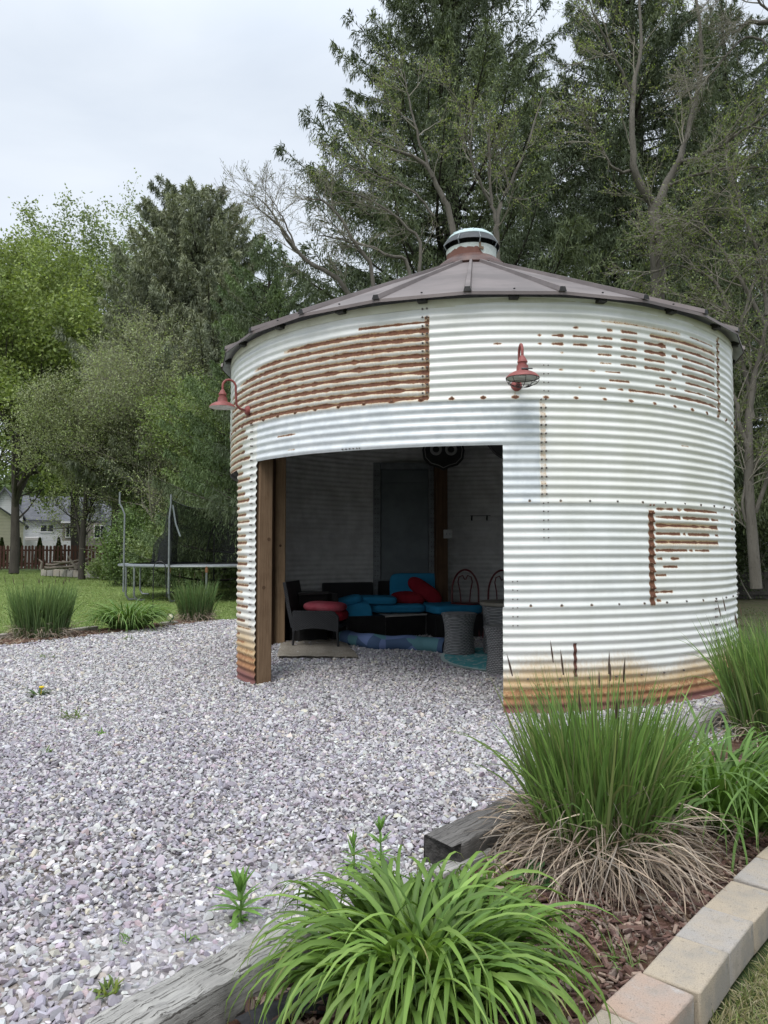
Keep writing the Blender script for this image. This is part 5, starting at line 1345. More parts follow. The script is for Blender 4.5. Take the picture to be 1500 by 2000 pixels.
def base(px, Y): return np.array([(px-CX)/F*Y/ (cP - sP*0)*1.0, Y, 0.0])
def relp(loc, pts, Y, dY=None):
    out = []
    for k, (x, y) in enumerate(pts):
        q = at(x, y, Y + (dY[k] if dY else 0)) - loc; out.append(q)
    return out
if True:
    # --- spruces
    spruce('tallest dark spruce with drooping boughs rising behind the roof vent', base(885, 20.5), 20.8, 7.5, 2.2, 3, dens=1.4, expo=.95, step=.38)
    spruce('dense dark spruce behind the forked grey tree', base(1248, 21.5), 20.6, 6.2, 2.6, 4, dens=1.3, expo=.85, step=.38)
    spruce('dark spruce whose tip shows high behind the bare top twigs', base(1440, 24), 19.8, 5.8, 1.2, 5, dens=1.2, expo=.80)
    spruce('shorter bushy spruce between the double-topped conifer and the bin roof', base(520, 24), 11.2, 4.0, .8, 6, dens=1.0, expo=.7, pal=[(.14, .20, .09), (.165, .225, .10), (.12, .17, .08)])
    spruce('drooping low spruce hanging beside the rusty bin edge', base(452, 26.0), 8.2, 2.8, .5, 7, dens=.9, drop=(.35, .8), pal=[(.22, .30, .125), (.19, .265, .11), (.25, .33, .135)])
    # --- double-topped grey-green conifer, far left
    pc_ = [(.245, .27, .185), (.285, .31, .205), (.21, .235, .165), (.31, .335, .22)]
    b0 = base(372, 33)
    spruce('tall double-topped grey-green conifer with see-through boughs, front top', b0+[.55, 0, 0], 17.4, 5.9, 4.2, 8, pc_, dens=.9, expo=.62, step=.5, drop=(.1, .4), tuft=.19, name='conifer_tree', cat='conifer', group='grey-green conifers', nb=7, upt=.5)
    spruce('grey-green conifer top just beside and behind the see-through one', b0+[-.7, 1.2, 0], 18.3, 5.9, 4.2, 18, pc_, dens=.9, expo=.62, step=.5, drop=(.1, .4), tuft=.19, name='conifer_tree', cat='conifer', group='grey-green conifers', nb=7, upt=.5)
    # --- bright green trees
    gm = [(.22, .29, .085), (.265, .335, .10), (.30, .37, .12), (.18, .24, .075)]
    gl = [(.22, .285, .13), (.26, .32, .15), (.19, .245, .115)]
    broadleaf('bright yellow-green tree at the far edge above the cream shed', base(30, 38), 14.4, 1.0, 'maple_tree', 'tree', 21, gm, .20, 22, .25, 13, (6, 6, 5), .20, group='green trees on the neighbour side', limb0=.12)
    broadleaf('yellow-green tree standing behind the dark porch pole', base(-45, 43), 15.5, 1.0, 'maple_tree', 'tree', 22, gm, .20, 20, .28, 12, (6, 6, 5), .22, group='green trees on the neighbour side', limb0=.12)
    broadleaf('lighter yellow-green tree over the white house roof', base(150, 44), 17.0, .9, 'maple_tree', 'tree', 23, gm, .19, 20, .32, 13, (6, 6, 5), .22, group='green trees on the neighbour side', limb0=.25)
    broadleaf('tall pale green tree against the sky next to the double-topped conifer', base(225, 48), 21.0, .72, 'maple_tree', 'tree', 24, gl, .19, 20, .36, 14, (6, 6, 5), .24, group='green trees on the neighbour side', limb0=.3)
    # --- budding grey trees, left middle
    gb = [(.33, .37, .215), (.38, .415, .24), (.30, .33, .20), (.35, .43, .18)]
    broadleaf('budding grey-green tree with a dark trunk in front of the white house', base(162, 31), 7.6, .85, 'budding_tree', 'tree', 31, gb, .075, 11, .15, 12, (7, 7, 6), .13, bark=BARKD, group='budding trees', limb0=.13, lens=(.5, .32, .2, .11))
    broadleaf('wide twiggy budding tree filling the gap beside the trampoline net', base(300, 29), 8.2, 1.0, 'budding_tree', 'tree', 32, gb, .075, 12, .15, 14, (7, 7, 6), .14, bark=TWIG, group='budding trees', limb0=.05, lens=(.5, .32, .2, .11))
    broadleaf('low leafy budding tree right behind the trampoline', base(385, 26.5), 6.2, 1.0, 'budding_tree', 'tree', 33, [(.24, .32, .11), (.28, .355, .13), (.19, .26, .095)], .10, 13, .14, 13, (6, 6, 5), .16, bark=TWIG, group='budding trees', limb0=.08, lens=(.5, .32, .2, .11))
    # --- trees between bin and spruces
    bud = [(.25, .32, .085), (.21, .28, .07), (.29, .34, .11)]
    Y = 14.5; l0 = base(1283, Y)
    L1 = [(1283, 900), (1284, 620), (1283, 480), (1277, 400)]
    limbed('forked grey budding tree with a stout trunk beside the roof edge', l0, [
        (relp(l0, L1, Y), .155, .115),
        (relp(l0, [(1277, 400), (1245, 350), (1236, 300), (1236, 180), (1252, 90), (1245, -40)], Y, [0, -.1, -.2, 0, .2, .3]), .09, .02),
        (relp(l0, [(1283, 405), (1310, 345), (1328, 310), (1345, 250), (1370, 150), (1362, 20), (1350, -60)], Y, [0, .1, .1, .3, .2, 0, 0]), .09, .018),
        (relp(l0, [(1328, 318), (1380, 300), (1450, 255), (1540, 200)], Y, [.1, -.3, -.6, -1]), .045, .014),
        (relp(l0, [(1300, 365), (1350, 345), (1420, 330), (1520, 330)], Y, [.1, -.3, -.6, -1]), .04, .012),
        (relp(l0, [(1240, 335), (1200, 330), (1170, 280), (1160, 255)], Y, [0, -.3, -.5, -.7]), .035, .012),
        (relp(l0, [(1236, 190), (1200, 110), (1170, 50), (1150, 0)], Y, [0, -.2, -.4, -.5]), .03, .010),
        (relp(l0, [(1276, 480), (1285, 455), (1320, 430), (1400, 400)], Y, [0, -.4, -.8, -1.2]), .03, .010)],
        41, 'budding_tree', 'tree', (8, 6, 4), bud, .05, 4, group='budding trees', lens=(1.15, .6, .30))
    l0 = base(975, 13.2); Y = 13.2
    limbed('slender many-stemmed budding tree rising just behind the roof vent', l0, [
        (relp(l0, [(985, 900), (972, 500), (970, 440), (985, 380), (1020, 310), (1060, 190)], Y, [0, 0, 0, .1, .2, .3]), .07, .012),
        (relp(l0, [(971, 445), (960, 390), (955, 300), (958, 230)], Y), .038, .010),
        (relp(l0, [(960, 400), (930, 340), (915, 280), (890, 190)], Y, [0, -.2, -.3, -.5]), .028, .009),
        (relp(l0, [(960, 900), (885, 450), (862, 385), (830, 320), (760, 290), (720, 270)], Y, [.3, .2, .2, .1, 0, -.2]), .075, .012),
        (relp(l0, [(845, 345), (818, 270), (800, 200), (790, 140)], Y, [.1, .1, .2, .3]), .028, .009),
        (relp(l0, [(850, 420), (800, 370), (740, 345), (690, 330)], Y, [.1, 0, -.2, -.4]), .025, .009)],
        42, 'budding_tree', 'tree', (7, 6, 4), bud, .045, 4, group='budding trees', lens=(.9, .5, .25))
    l0 = base(740, 12.8); Y = 12.8
    limbed('leaning bare grey tree whose long twigs reach into the sky over the eave', l0, [
        (relp(l0, [(760, 900), (690, 590), (600, 510), (545, 440), (500, 405)], Y, [.3, .2, 0, -.1, -.2]), .06, .008),
        (relp(l0, [(600, 512), (560, 470), (520, 400), (480, 380)], Y), .028, .006),
        (relp(l0, [(575, 478), (555, 430), (540, 405), (528, 385)], Y), .018, .006),
        (relp(l0, [(745, 900), (730, 560), (690, 470), (640, 400), (600, 385)], Y, [0, 0, -.2, -.3, -.4]), .05, .008),
        (relp(l0, [(770, 900), (800, 545), (760, 500), (680, 470), (620, 460)], Y, [.2, .1, 0, -.1, -.3]), .045, .008),
        (relp(l0, [(760, 900), (820, 520), (790, 440), (700, 380), (640, 380)], Y, [.2, .3, .3, .2, .1]), .04, .008)],
        43, 'bare_tree', 'tree', (8, 7, 3), [(.16, .19, .07), (.2, .22, .09)], .03, 2, group='budding trees', lens=(.65, .38, .2), up=.02)
    l0 = base(1470, 13); Y = 13
    limbed('tangled pale brushwood tree close against the bin at the photo edge', l0, [
        (relp(l0, [(1475, 1150), (1462, 900), (1470, 760), (1500, 620)], Y), .10, .03),
        (relp(l0, [(1465, 900), (1440, 800), (1430, 700), (1470, 560), (1500, 480)], Y), .05, .012),
        (relp(l0, [(1470, 820), (1450, 700), (1400, 560), (1330, 520), (1250, 540)], Y, [0, .2, .4, .6, .7]), .05, .010),
        (relp(l0, [(1500, 640), (1430, 520), (1370, 440), (1300, 430)], Y, [0, .3, .5, .6]), .045, .010),
        (relp(l0, [(1475, 1000), (1520, 850), (1500, 700), (1450, 640), (1400, 600)], Y, [0, -.2, 0, .3, .4]), .04, .010),
        (relp(l0, [(1475, 1060), (1450, 980), (1480, 900), (1530, 880)], Y), .03, .010),
        (relp(l0, [(1500, 620), (1480, 500), (1440, 380), (1420, 300)], Y, [0, .1, .3, .4]), .04, .010)],
        44, 'budding_tree', 'tree', (10, 7, 5), [(.19, .25, .08), (.23, .29, .095), (.15, .19, .065)], .05, 4, group='budding trees', lens=(1.1, .6, .32), up=-.01, wig=.18, s0=.1)
    l0 = base(1600, 13.5); Y = 13.5
    limbed('bare overhanging branches reaching in from beyond the photo edge', l0, [
        (relp(l0, [(1650, 900), (1600, 400), (1540, 80), (1480, 45), (1440, 50)], Y), .12, .012),
        (relp(l0, [(1560, 160), (1470, 70), (1400, 130), (1380, 160)], Y), .03, .008),
        (relp(l0, [(1560, 140), (1500, 20), (1440, -20), (1400, 0)], Y), .03, .008)],
        45, 'bare_tree', 'tree', (9, 7, 4), [(.15, .17, .08)], .03, 2, group='budding trees', lens=(.9, .5, .25))

# ------------------------------------------------------------------ shrubs
def shrub(label, loc, W, H, seed, pal, leaf=.09, n=9000, name='shrub', group='shrubs under the trees'):
    rg = np.random.default_rng(seed); root = thing(name, label, 'shrub', loc, 0, group)
    m = 26; az = rg.uniform(0, 2*PI, m); P = grow(np.column_stack([rg.normal(0, .12*W, m), rg.normal(0, .12*W, m), np.zeros(m)]), np.column_stack([np.cos(az)*.5, np.sin(az)*.5, np.ones(m)]), H*rg.uniform(.6, 1.1, m), 7, .16, .02, rg)
    P[..., 0] *= 1; r = .02*(1-np.linspace(0, .85, 7))[None].repeat(m, 0); v, f = tubes(P, r, 4); mesh_obj('stems', v, [f], TWIG, root)
    nc = 60; u = rg.normal(0, 1, (nc, 3)); u = unit(u)*rg.uniform(.35, 1, (nc, 1))**.5; c = np.column_stack([u[:, 0]*W*.5, u[:, 1]*W*.4, H*.5+u[:, 2]*H*.48])
    k = rg.integers(0, nc, n); pp = c[k] + rg.normal(0, .13*min(W, H), (n, 3)); pp[:, 2] = np.abs(pp[:, 2])
    cc = pick(rg, nc, pal, .15)[k]*np.exp(rg.normal(0, .17, (n, 1)))
    cr = kites(pp, rg.normal(0, 1, (n, 3)), leaf*rg.uniform(.6, 1.3, n), leaf*.6*rg.uniform(.6, 1.2, n), cc, rg)
    mesh_obj('foliage', cr[0], [cr[1]], LEAF, root, attrs={'Col': cr[2]}); return root
dk = [(.15, .225, .08), (.18, .26, .09), (.12, .18, .068)]; ol = [(.25, .32, .14), (.29, .36, .155), (.20, .26, .115)]
shrub('glossy dark green shrub behind the leaning trampoline pole', base(262, 26), 1.9, 2.6, 61, dk, .10, 9000)
shrub('olive shrub behind the collapsed edge of the trampoline net', base(335, 25.4), 3.0, 1.9, 62, ol, .10, 9000)
shrub('low olive ground shrub beside the log pile', base(235, 31), 2.6, .9, 63, ol, .10, 6000)
shrub('low mixed shrub in the shade beneath the trampoline trees', base(425, 24.8), 4.0, 1.7, 64, ol, .10, 9000)
shrub('olive shrub between the trampoline and the bin wall', base(520, 24.6), 3.5, 2.2, 65, ol, .10, 8000)
shrub('dark shrub against the weathered fence behind the bin', base(1462, 19.5), 2.4, 2.3, 66, [(.05, .07, .03), (.07, .095, .04)], .08, 9000)
shrub('tall shady thicket bush standing over the weathered fence', base(1530, 21), 3.4, 4.6, 67, [(.05, .07, .03), (.075, .10, .04), (.09, .12, .05)], .09, 12000)
for k, (px, lab) in enumerate(((5, 'small pointed evergreen tip above the fence at the photo edge'), (40, 'pointed evergreen tip in front of the cream shed corner'), (79, 'pointed evergreen tip behind the pickets below the dark window'), (116, 'pointed evergreen tip behind the pickets below the stone wall'))):
    rg = np.random.default_rng(70+k); root = thing('arborvitae', lab, 'evergreen', base(px, 44.5), 0, 'small evergreens behind the picket fence')
    n = 1500; z = rg.uniform(.05, 1, n)**.8; H = 1.85; a = rg.uniform(0, 2*PI, n); q = .42*(1-z)*np.sqrt(rg.random(n))
    pp = np.stack([q*np.cos(a), q*np.sin(a), z*H], 1); cr = kites(pp, np.stack([np.cos(a)*.5, np.sin(a)*.5, np.ones(n)], 1), np.full(n, .14), np.full(n, .07), pick(rg, n, [(.06, .09, .03), (.085, .11, .035)]), rg)
    mesh_obj('foliage', cr[0], [cr[1]], LEAF, root, attrs={'Col': cr[2]}); m = MB(); m.tube([(0, 0, 0), (0, 0, 1.2)], .03, 6); m.build('trunk', BARKD, root)

# ------------------------------------------------------------------ fences
M_FENCE = woodmat('redbrown_picket', (.105, .05, .036), (.075, .036, .027), (.03, .018, .014), 'Z', 1, .85, .3, 12, .4)
M_FENCED = woodmat('weathered_board', (.075, .068, .058), (.05, .045, .04), (.02, .018, .016), 'Z', 1, .9, .3, 12, .5)
fl_ = thing('picket_fence', 'reddish brown wooden picket fence along the far side of the lawn', 'fence', base(100, 42.6))
w0, w1 = base(-60, 42.6)[0]-fl_.location[0], base(236, 42.6)[0]-fl_.location[0]
m = MB(); m.box(((w0+w1)/2, .05, .42), (w1-w0, .05, .10)); m.build('rail', M_FENCE, fl_); m = MB(); m.box(((w0+w1)/2, .05, 1.18), (w1-w0, .05, .10)); m.build('rail', M_FENCE, fl_)
x = w0; k = 0; rgf = random.Random(3)
while x < w1:
    m = MB(); h = 1.44+rgf.uniform(-.02, .03); wd = .135
    V = [(-wd/2, 0, .12), (wd/2, 0, .12), (wd/2, 0, h-.05), (wd/4, 0, h), (-wd/4, 0, h), (-wd/2, 0, h-.05)]; V2 = [(a, .02, c) for a, b, c in V]
    q = roty(rgf.uniform(-.012, .012)); V = np.array(V+V2) @ q.T + np.array([x, 0, 0])
    m.add(V, [tuple(range(6)), tuple(range(6, 12))[::-1]] + [(i, 6+i, 6+(i+1) % 6, (i+1) % 6) for i in range(6)])
    m.build('picket', M_FENCE, fl_, smooth=False); k += 1; x += .205
for px in (28, 128, 213):
    m = MB(); m.box((base(px, 42.6)[0]-fl_.location[0], .02, .75), (.13, .12, 1.52)); m.build('fence_post', M_FENCE, fl_, bevel=.008)
fr_ = thing('board_fence', 'dark weathered board fence in the shade behind the bin', 'fence', base(1500, 19))
x = -2.2
while x < 3.0:
    m = MB(); m.box((x, 0, .33), (.135, .02, .68+random.uniform(-.02, .02))); m.build('board', M_FENCED, fr_); x += .142
for z in (.14, .57): m = MB(); m.box((.4, -.03, z), (5.2, .04, .09)); m.build('rail', M_FENCED, fr_)
for x in (-1.4, .9): m = MB(); m.box((x, -.06, .36), (.10, .09, .78)); m.build('fence_post', M_FENCED, fr_)

# ------------------------------------------------------------------ raised bed of blocks with logs
M_STB = [pmat('garden_block_%d' % k, a, b, 4, .9, .4, 40) for k, (a, b) in enumerate((((.36, .33, .28), (.26, .24, .21)), ((.29, .27, .245), (.21, .20, .185)), ((.33, .28, .235), (.27, .25, .22))))]
q0, q1 = ground(84, 1124), ground(237, 1131)
nbk = 11
for k in range(nbk):
    u = (k+.5)/nbk; p = q0*(1-u)+q1*u; m = MB(); L = np.linalg.norm(q1-q0)/nbk-.03
    m.box((0, 0, .15), (L, .28, .32)); o = m.build('garden_block', M_STB[k % 3], None, bevel=.02)
    o.location = (p[0], p[1]-.04*math.sin(u*PI), 0); o.rotation_euler = (0, 0, math.atan2(q1[1]-q0[1], q1[0]-q0[0])+random.uniform(-.08, .08))
    nm = ['first', 'second', 'third', 'fourth', 'fifth', 'sixth', 'seventh', 'eighth', 'ninth', 'tenth', 'last'][k]
    tag(o, f'{nm} tan stone block of the log-pile border, counted from the fence end', 'stone block', 'stone blocks under the log pile')
M_LOG = m_bark('weathered_log', (.17, .145, .12), (.23, .20, .17), (.06, .05, .042))
lg = [((90, 1103), (132, 1099), .055), ((122, 1097), (178, 1103), .06), ((150, 1107), (205, 1098), .065), ((86, 1108), (130, 1110), .08), ((135, 1111), (185, 1108), .08), ((185, 1108), (234, 1112), .075), ((104, 1099), (160, 1094), .045), ((148, 1102), (172, 1093), .085), ((186, 1100), (225, 1105), .05), ((205, 1109), (245, 1103), .05), ((112, 1106), (170, 1104), .06)]
ll = ['log at the near fence end of the pile', 'long grey log across the pile top', 'log slanting over the middle of the pile', 'thick log low on the pile by the fence end', 'thick log low in the middle of the pile', 'thick log low at the trampoline end of the pile', 'thin log topmost on the pile', 'fat pale log with a cut end facing out', 'thin log near the trampoline end of the pile', 'log sticking out beyond the last block', 'mid-height log between the two thick low ones']
for (a, b, r), lab in zip(lg, ll):
    pa, pb = at(*a, 33.2+random.uniform(0, .5)), at(*b, 33.2+random.uniform(0, .6)); mid = (pa+pb)/2
    K = 8; t = np.linspace(0, 1, K)[:, None]; P = pa*(1-t)+pb*t-mid; P[:, 2] += .04*np.sin(t[:, 0]*5+r*50); m = MB(); m.tube(P, r*(1-.2*t[:, 0])*(1+.06*np.sin(t[:, 0]*20)), 9)
    o = m.build('log', M_LOG); o.location = mid; tag(o, lab, 'log', 'logs on the wood pile')
for pts, lab in ((((150, 1112), (141, 1098), (132, 1085)), 'forked bare branch sticking up out of the log pile'), (((80, 1112), (82, 1098), (76, 1093)), 'weathered stump end curling up at the fence end of the pile'), (((226, 1122), (234, 1112), (243, 1104)), 'bent grey branch leaning toward the trampoline')):
    P = np.array([at(*p, 33.0) for p in pts]); mid = P.mean(0); m = MB(); m.tube(P-mid, [.07, .05, .03], 7); o = m.build('branch', M_LOG); o.location = mid; tag(o, lab, 'branch')
soil = MB(); c = (q0+q1)/2; soil.lathe([(2.0, 0), (1.7, .22), (1.0, .34), (.001, .36)], 24); o = soil.build('soil_mound', bpy.data.materials['soil']); o.location = (c[0], c[1]+.9, -.02); o.scale = (1.0, .42, 1); o.rotation_euler = (0, 0, math.atan2(q1[1]-q0[1], q1[0]-q0[0])); tag(o, kind='structure')

# ------------------------------------------------------------------ trampoline
M_GALV = pmat('galvanised_tube', (.20, .215, .225), (.27, .285, .295), 12, .45, .05, metal=.4); M_PAD = pmat('black_mat', (.014, .015, .018), (.026, .027, .03), 10, .7, .1); M_BLUEP = pmat('pale_frame_pad', (.20, .225, .24), (.27, .295, .305), 4, .6, .1)
M_RUSTT = pmat('rusty_joint', (.17, .075, .04), (.26, .13, .07), 30, .85, .1); M_FOAM = pmat('black_foam', (.02, .02, .02), (.035, .035, .035), 20, .8, .1)
tn = NT('black_netting'); v_ = tn.co('Object'); f_ = tn.ramp(tn.noise(v_, 3.0, 4), .3, .7, .62, .78)
b_ = tn.bsdf((.022, .023, .026), .9, 0, .1); tr_ = tn.n('BsdfTransparent'); mx_ = tn.n('MixShader'); tn.put(mx_.inputs[0], f_); tn.put(mx_.inputs[1], tr_.outputs[0]); tn.put(mx_.inputs[2], b_.outputs[0]); tn.put(tn.out.inputs['Surface'], mx_.outputs[0]); M_NET = tn.m
TC = np.array([-4.62, 20.0, 0]); TR, TH = 2.36, .84
tr = thing('trampoline', 'large round trampoline with a sagging black safety net on the back lawn', 'trampoline', TC)
ring = [(TR*math.cos(a), TR*math.sin(a), TH) for a in np.linspace(0, 2*PI, 72, endpoint=False)]
m = MB(); m.tube(ring, .033, 8, closed=True); m.build('frame_ring', M_GALV, tr)
m = MB(); m.grid(np.array([[((TR+.02)*math.cos(a), (TR+.02)*math.sin(a), TH+.03) for a in np.linspace(0, 2*PI, 72, endpoint=False)], [((TR-.22)*math.cos(a), (TR-.22)*math.sin(a), TH+.045) for a in np.linspace(0, 2*PI, 72, endpoint=False)]]), wrap=True); m.build('edge_pad', M_BLUEP, tr)
m = MB(); m.grid(np.array([[(TR*u*math.cos(a), TR*u*math.sin(a), TH+.012-.05*(1-u)) for a in np.linspace(0, 2*PI, 72, endpoint=False)] for u in (.01, .3, .6, .93)]), wrap=True); m.build('jumping_mat', M_PAD, tr)
def on(px, front=True):
    u = ray(px, 1072); u = u[0]/u[1]; a = 1+u*u; b = -2*(u*TC[0]+TC[1]); c = TC[0]**2+TC[1]**2-TR**2; D = math.sqrt(max(b*b-4*a*c, 0)); y = (-b-D if front else -b+D)/(2*a); return np.array([u*y, y, 0])-TC
pts_leg = [on(331), on(404), on(247), on(330, False), on(418, False), on(263), on(275, False), on(500), on(500, False)]
for k, p in enumerate(pts_leg):
    m = MB(); q = unit(p[None])[0]; m.tube([p+[0, 0, TH-.02], p+[0, 0, .12], p-q*.08+[0, 0, .01], p-q*.3+[0, 0, .005]], .026, 7); lgm = m.build('leg', M_GALV if k not in (3, 4) else M_FOAM, tr)
    if k < 2: j = MB(); j.tube([p+[0, 0, TH-.14], p+[0, 0, TH+.01]], .034, 8); j.build('joint', M_RUSTT, lgm)
def pole(p, top, bend, foam=False):
    out = unit((p*[1, 1, 0])[None])[0]; m = MB(); z0 = TH+.03
    m.tube([p*1.02+[0, 0, .2], p*1.02+[0, 0, z0+.2], p*1.02+[0, 0, top-.55], p*1.02+bend*.5+[0, 0, top-.40], p*1.02+bend+[0, 0, top-.28], p*1.02+bend+[0, 0, top]], .022, 8); return m.build('net_pole', M_GALV if not foam else M_FOAM, tr)
pA, pB, pC_, pD = on(246), on(332), on(418, False), on(520, False)
zA, zB = at(244, 969, 19.9)[2], at(333, 966, 17.7)[2]
pole(pA, zA, np.array([-.13, 0, 0])); pole(pB, zB, np.array([.03, 0, 0])); pole(pC_, at(418, 987, 22.3)[2]+.0, np.array([.03, 0, 0]), True); pole(pD, zB+.5, np.array([0, 0, 0]))
def netsheet(a, b, za, zb, sag, name, arc=None, n=20):
    G0, G1 = [], []; 
    for u in np.linspace(0, 1, n):
        p = a*(1-u)+b*u
        if arc is not None:
            r = np.linalg.norm(p[:2]); f = u*(1-u)*4*arc; p = p*((1-f)+f*TR*.97/max(r, .2))
        G1.append(p+[0, 0, za*(1-u)+zb*u-sag*4*u*(1-u)]); G0.append(p+[0, 0, TH+.03])
    rows = [np.array(G0)*(1-s)+np.array(G1)*s + np.array([0.03*math.sin(s*7), .05*math.sin(s*5), 0]) for s in np.linspace(0, 1, 10)]
    m = MB(); m.grid(np.array(rows)); o = m.build(name, M_NET, tr)
    m = MB(); m.tube(np.array(G1), .010, 5); m.build('net_cord', M_GALV, o); return o
netsheet(pB, pC_, zB-.12, at(418, 990, 22.3)[2], .12, 'net', .0)
netsheet(pC_, pD, at(418, 990, 22.3)[2], at(470, 975, 21.5)[2]+.15, .08, 'net', .6)
# the side that has come down: a fold from the front pole to the rim
U = np.linspace(0, 1, 16); G = []
end = on(262)+[0.05, .9, 0]
for s in np.linspace(0, 1, 12):
    row = []
    for u in U:
        bot = pB*(1-u)+end*u; top = pB*(1-u)+end*u; zt_ = TH+.04 + (zB-.25-TH)*(1-u)**1.35
        row.append(bot+[.06*math.sin(u*14+s*3), .12*math.sin(u*9), (TH+.03)*(1-s)+zt_*s])
    G.append(row)
m = MB(); m.grid(np.array(G)); m.build('fallen_net', M_NET, tr); m = MB(); m.grid(np.array(G)*[1, 1, 1]+[.08, .2, 0]); m.build('fallen_net', M_NET, tr)
m = MB(); m.tube([pB+[.05, 0, zB-.25], pB+[.13, 0, zB-.7], pB+[.24, 0, zB-1.0]], .02, 6); m.build('strap', M_BLUEP, tr)
for dx in (-.22, .05):
    m = MB(); m.tube([pC_+[0, 0, 2.0], pC_+[dx*.6, -.1, 1.5], pC_+[dx, -.25, TH+.05]], .016, 5); m.build('strap', M_FOAM, tr)

# shepherd's hook, hook tie and solar spotlight in the back bed
g = ground(298, 1224); Hh = at(298, 1112, g[1])[2]
m = MB(); pts = [(0, 0, -.05), (0, 0, Hh)] + [(.10-.10*math.cos(a), 0, Hh+.13*math.sin(a)) for a in np.linspace(.2, PI*.95, 10)] + [(.205, 0, Hh-.12), (.215, -.01, Hh-.3), (.225, -.02, Hh-.45)]
o = m.tube(pts, .008, 6).build('shepherd_hook', M_LEG); o.location = g; tag(o, "thin black shepherd's hook beside the back daylily", 'garden hook')
g = ground(333, 1222); sp = thing('solar_spotlight', 'small round solar spotlight on a green stake in the back bed', 'garden light', g, .5)
M_GRN = pmat('green_plastic', (.05, .11, .085), (.07, .14, .10), 20, .5, 0)
m = MB(); m.tube([(0, 0, -.03), (0, 0, .10)], .014, 8); m.build('stake', M_GRN, sp)
def disc_part(name, prof, mat):
    m = MB(); m.lathe(prof, 24); o = m.build(name, mat, sp); o.location = (-.01, -.02, .14); o.rotation_euler = (math.radians(70), 0, math.radians(-35)); return o
disc_part('housing', [(.001, -.06), (.04, -.055), (.055, 0), (.058, .02), (.05, .024)], M_GRN); disc_part('lens', [(.049, .018), (.03, .026), (.001, .028)], pmat('cream_lens', (.66, .62, .42), (.55, .52, .36), 20, .35, 0))
# curbing at the back bed
for a, b, lab in (((0, 1249), (36, 1245), 'pale stone edging strip at the photo edge by the wide reed grass'), ((140, 1238), (196, 1231), 'pale stone edging strip between wide reed grass and back daylily'), ((322, 1224), (352, 1221), 'pale stone edging strip by the solar spotlight')):
    pa, pb = ground(*a), ground(*b); m = MB(); d = pb-pa; m.box((0, 0, .03), (np.linalg.norm(d), .10, .07)); o = m.build('edging_stone', M_STB[0], None, bevel=.01); o.location = (pa+pb)/2 + [-.08, .05, 0]; o.rotation_euler = (0, 0, math.atan2(d[1], d[0])); tag(o, lab, 'edging stone', 'edging stones of the back bed')

# ------------------------------------------------------------------ neighbour's house and shed
def m_siding(name, a, b, pitch, dirz=True):
    t = NT(name); v = t.co('Object'); sep = t.n('SeparateXYZ'); t.put(sep.inputs[0], v)
    fr = t.math('FRACT', t.math('DIVIDE', sep.outputs[2], pitch)); c = t.mix(t.ramp(t.noise(v, 1.5, 3), .35, .65), a, b)
    c = t.mix(t.ramp(fr, .0, .14, .55, 0), c, tuple(.35*k for k in a)); t.bsdf(c, .6, 0, .3, t.bump(fr, .8, .03)); return t.m
M_SIDW = m_siding('white_siding', (.74, .75, .76), (.66, .67, .68), .16); M_SIDC = m_siding('cream_siding', (.66, .62, .48), (.60, .565, .43), .22)
M_SHING = pmat('grey_shingles', (.075, .078, .088), (.115, .118, .13), 2.5, .9, .4, 9, bdist=.03); M_TRIM = pmat('white_trim', (.72, .72, .72), (.66, .66, .66), 5, .5, 0)
M_GLASS = pmat('dark_window', (.015, .018, .022), (.035, .04, .045), 2, .1, 0); M_STONEW = pmat('grey_stone_wall', (.20, .18, .16), (.29, .265, .235), 3.5, .9, .5, 12, bdist=.03)
def gable(m, x0, x1, y0, y1, zb, ze, zr, ridge='x', mi=0):
    if ridge == 'y':
        c = (x0+x1)/2; V = [(x0, y0, zb), (x1, y0, zb), (x1, y0, ze), (c, y0, zr), (x0, y0, ze)]; V += [(a, y1, z) for a, _, z in V]
    else:
        c = (y0+y1)/2; V = [(x0, y0, zb), (x0, y1, zb), (x0, y1, ze), (x0, c, zr), (x0, y0, ze)]; V += [(x1, b, z) for _, b, z in V]
    m.add(V, [(0, 1, 2, 3, 4), (5, 9, 8, 7, 6)] + [(i, 5+i, 5+(i+1) % 5, (i+1) % 5) for i in (0, 1, 4)], mi)
def roofslab(m, x0, x1, y0, y1, ze, zr, ridge='x', ov=.3, th=.14):
    if ridge == 'x':
        c = (y0+y1)/2; k = (zr-ze)/(c-y0); prof = [(y0-ov, ze-ov*k), (c, zr), (y1+ov, ze-ov*k)]; f = lambda s, p: (x0-ov if s == 0 else x1+ov, p[0], p[1])
    else:
        c = (x0+x1)/2; k = (zr-ze)/(c-x0); prof = [(x0-ov, ze-ov*k), (c, zr), (x1+ov, ze-ov*k)]; f = lambda s, p: (p[0], y0-ov if s == 0 else y1+ov, p[1])
    lo = prof; hi = [(a, z+th) for a, z in prof]; sec = lo + hi[::-1]; n = 6
    V = [f(0, p) for p in sec] + [f(1, p) for p in sec]; m.add(V, [tuple(range(6)), tuple(range(6, 12))[::-1]] + [(i, (i+1) % 6, 6+(i+1) % 6, 6+i) for i in range(6)])
def window(par, x, y, z, w, h, ox, trim=.09, bars=True):
    m = MB()
    for s in (-1, 1): m.box((x+s*(w/2+trim/2), y, z), (trim, .08, h+2*trim)); m.box((x, y, z+s*(h/2+trim/2)), (w, .08, trim))
    if bars: m.box((x, y+.005, z), (.05, .06, h))
    fr = m.build('window', M_TRIM, par); g = MB(); g.box((x, y+.03, z), (w, .03, h)); g.build('pane', M_GLASS, fr)
YH = 60.0
def hx(px): return (px-CX)/F*YH
def hz(py): return at(0, py, YH)[2]
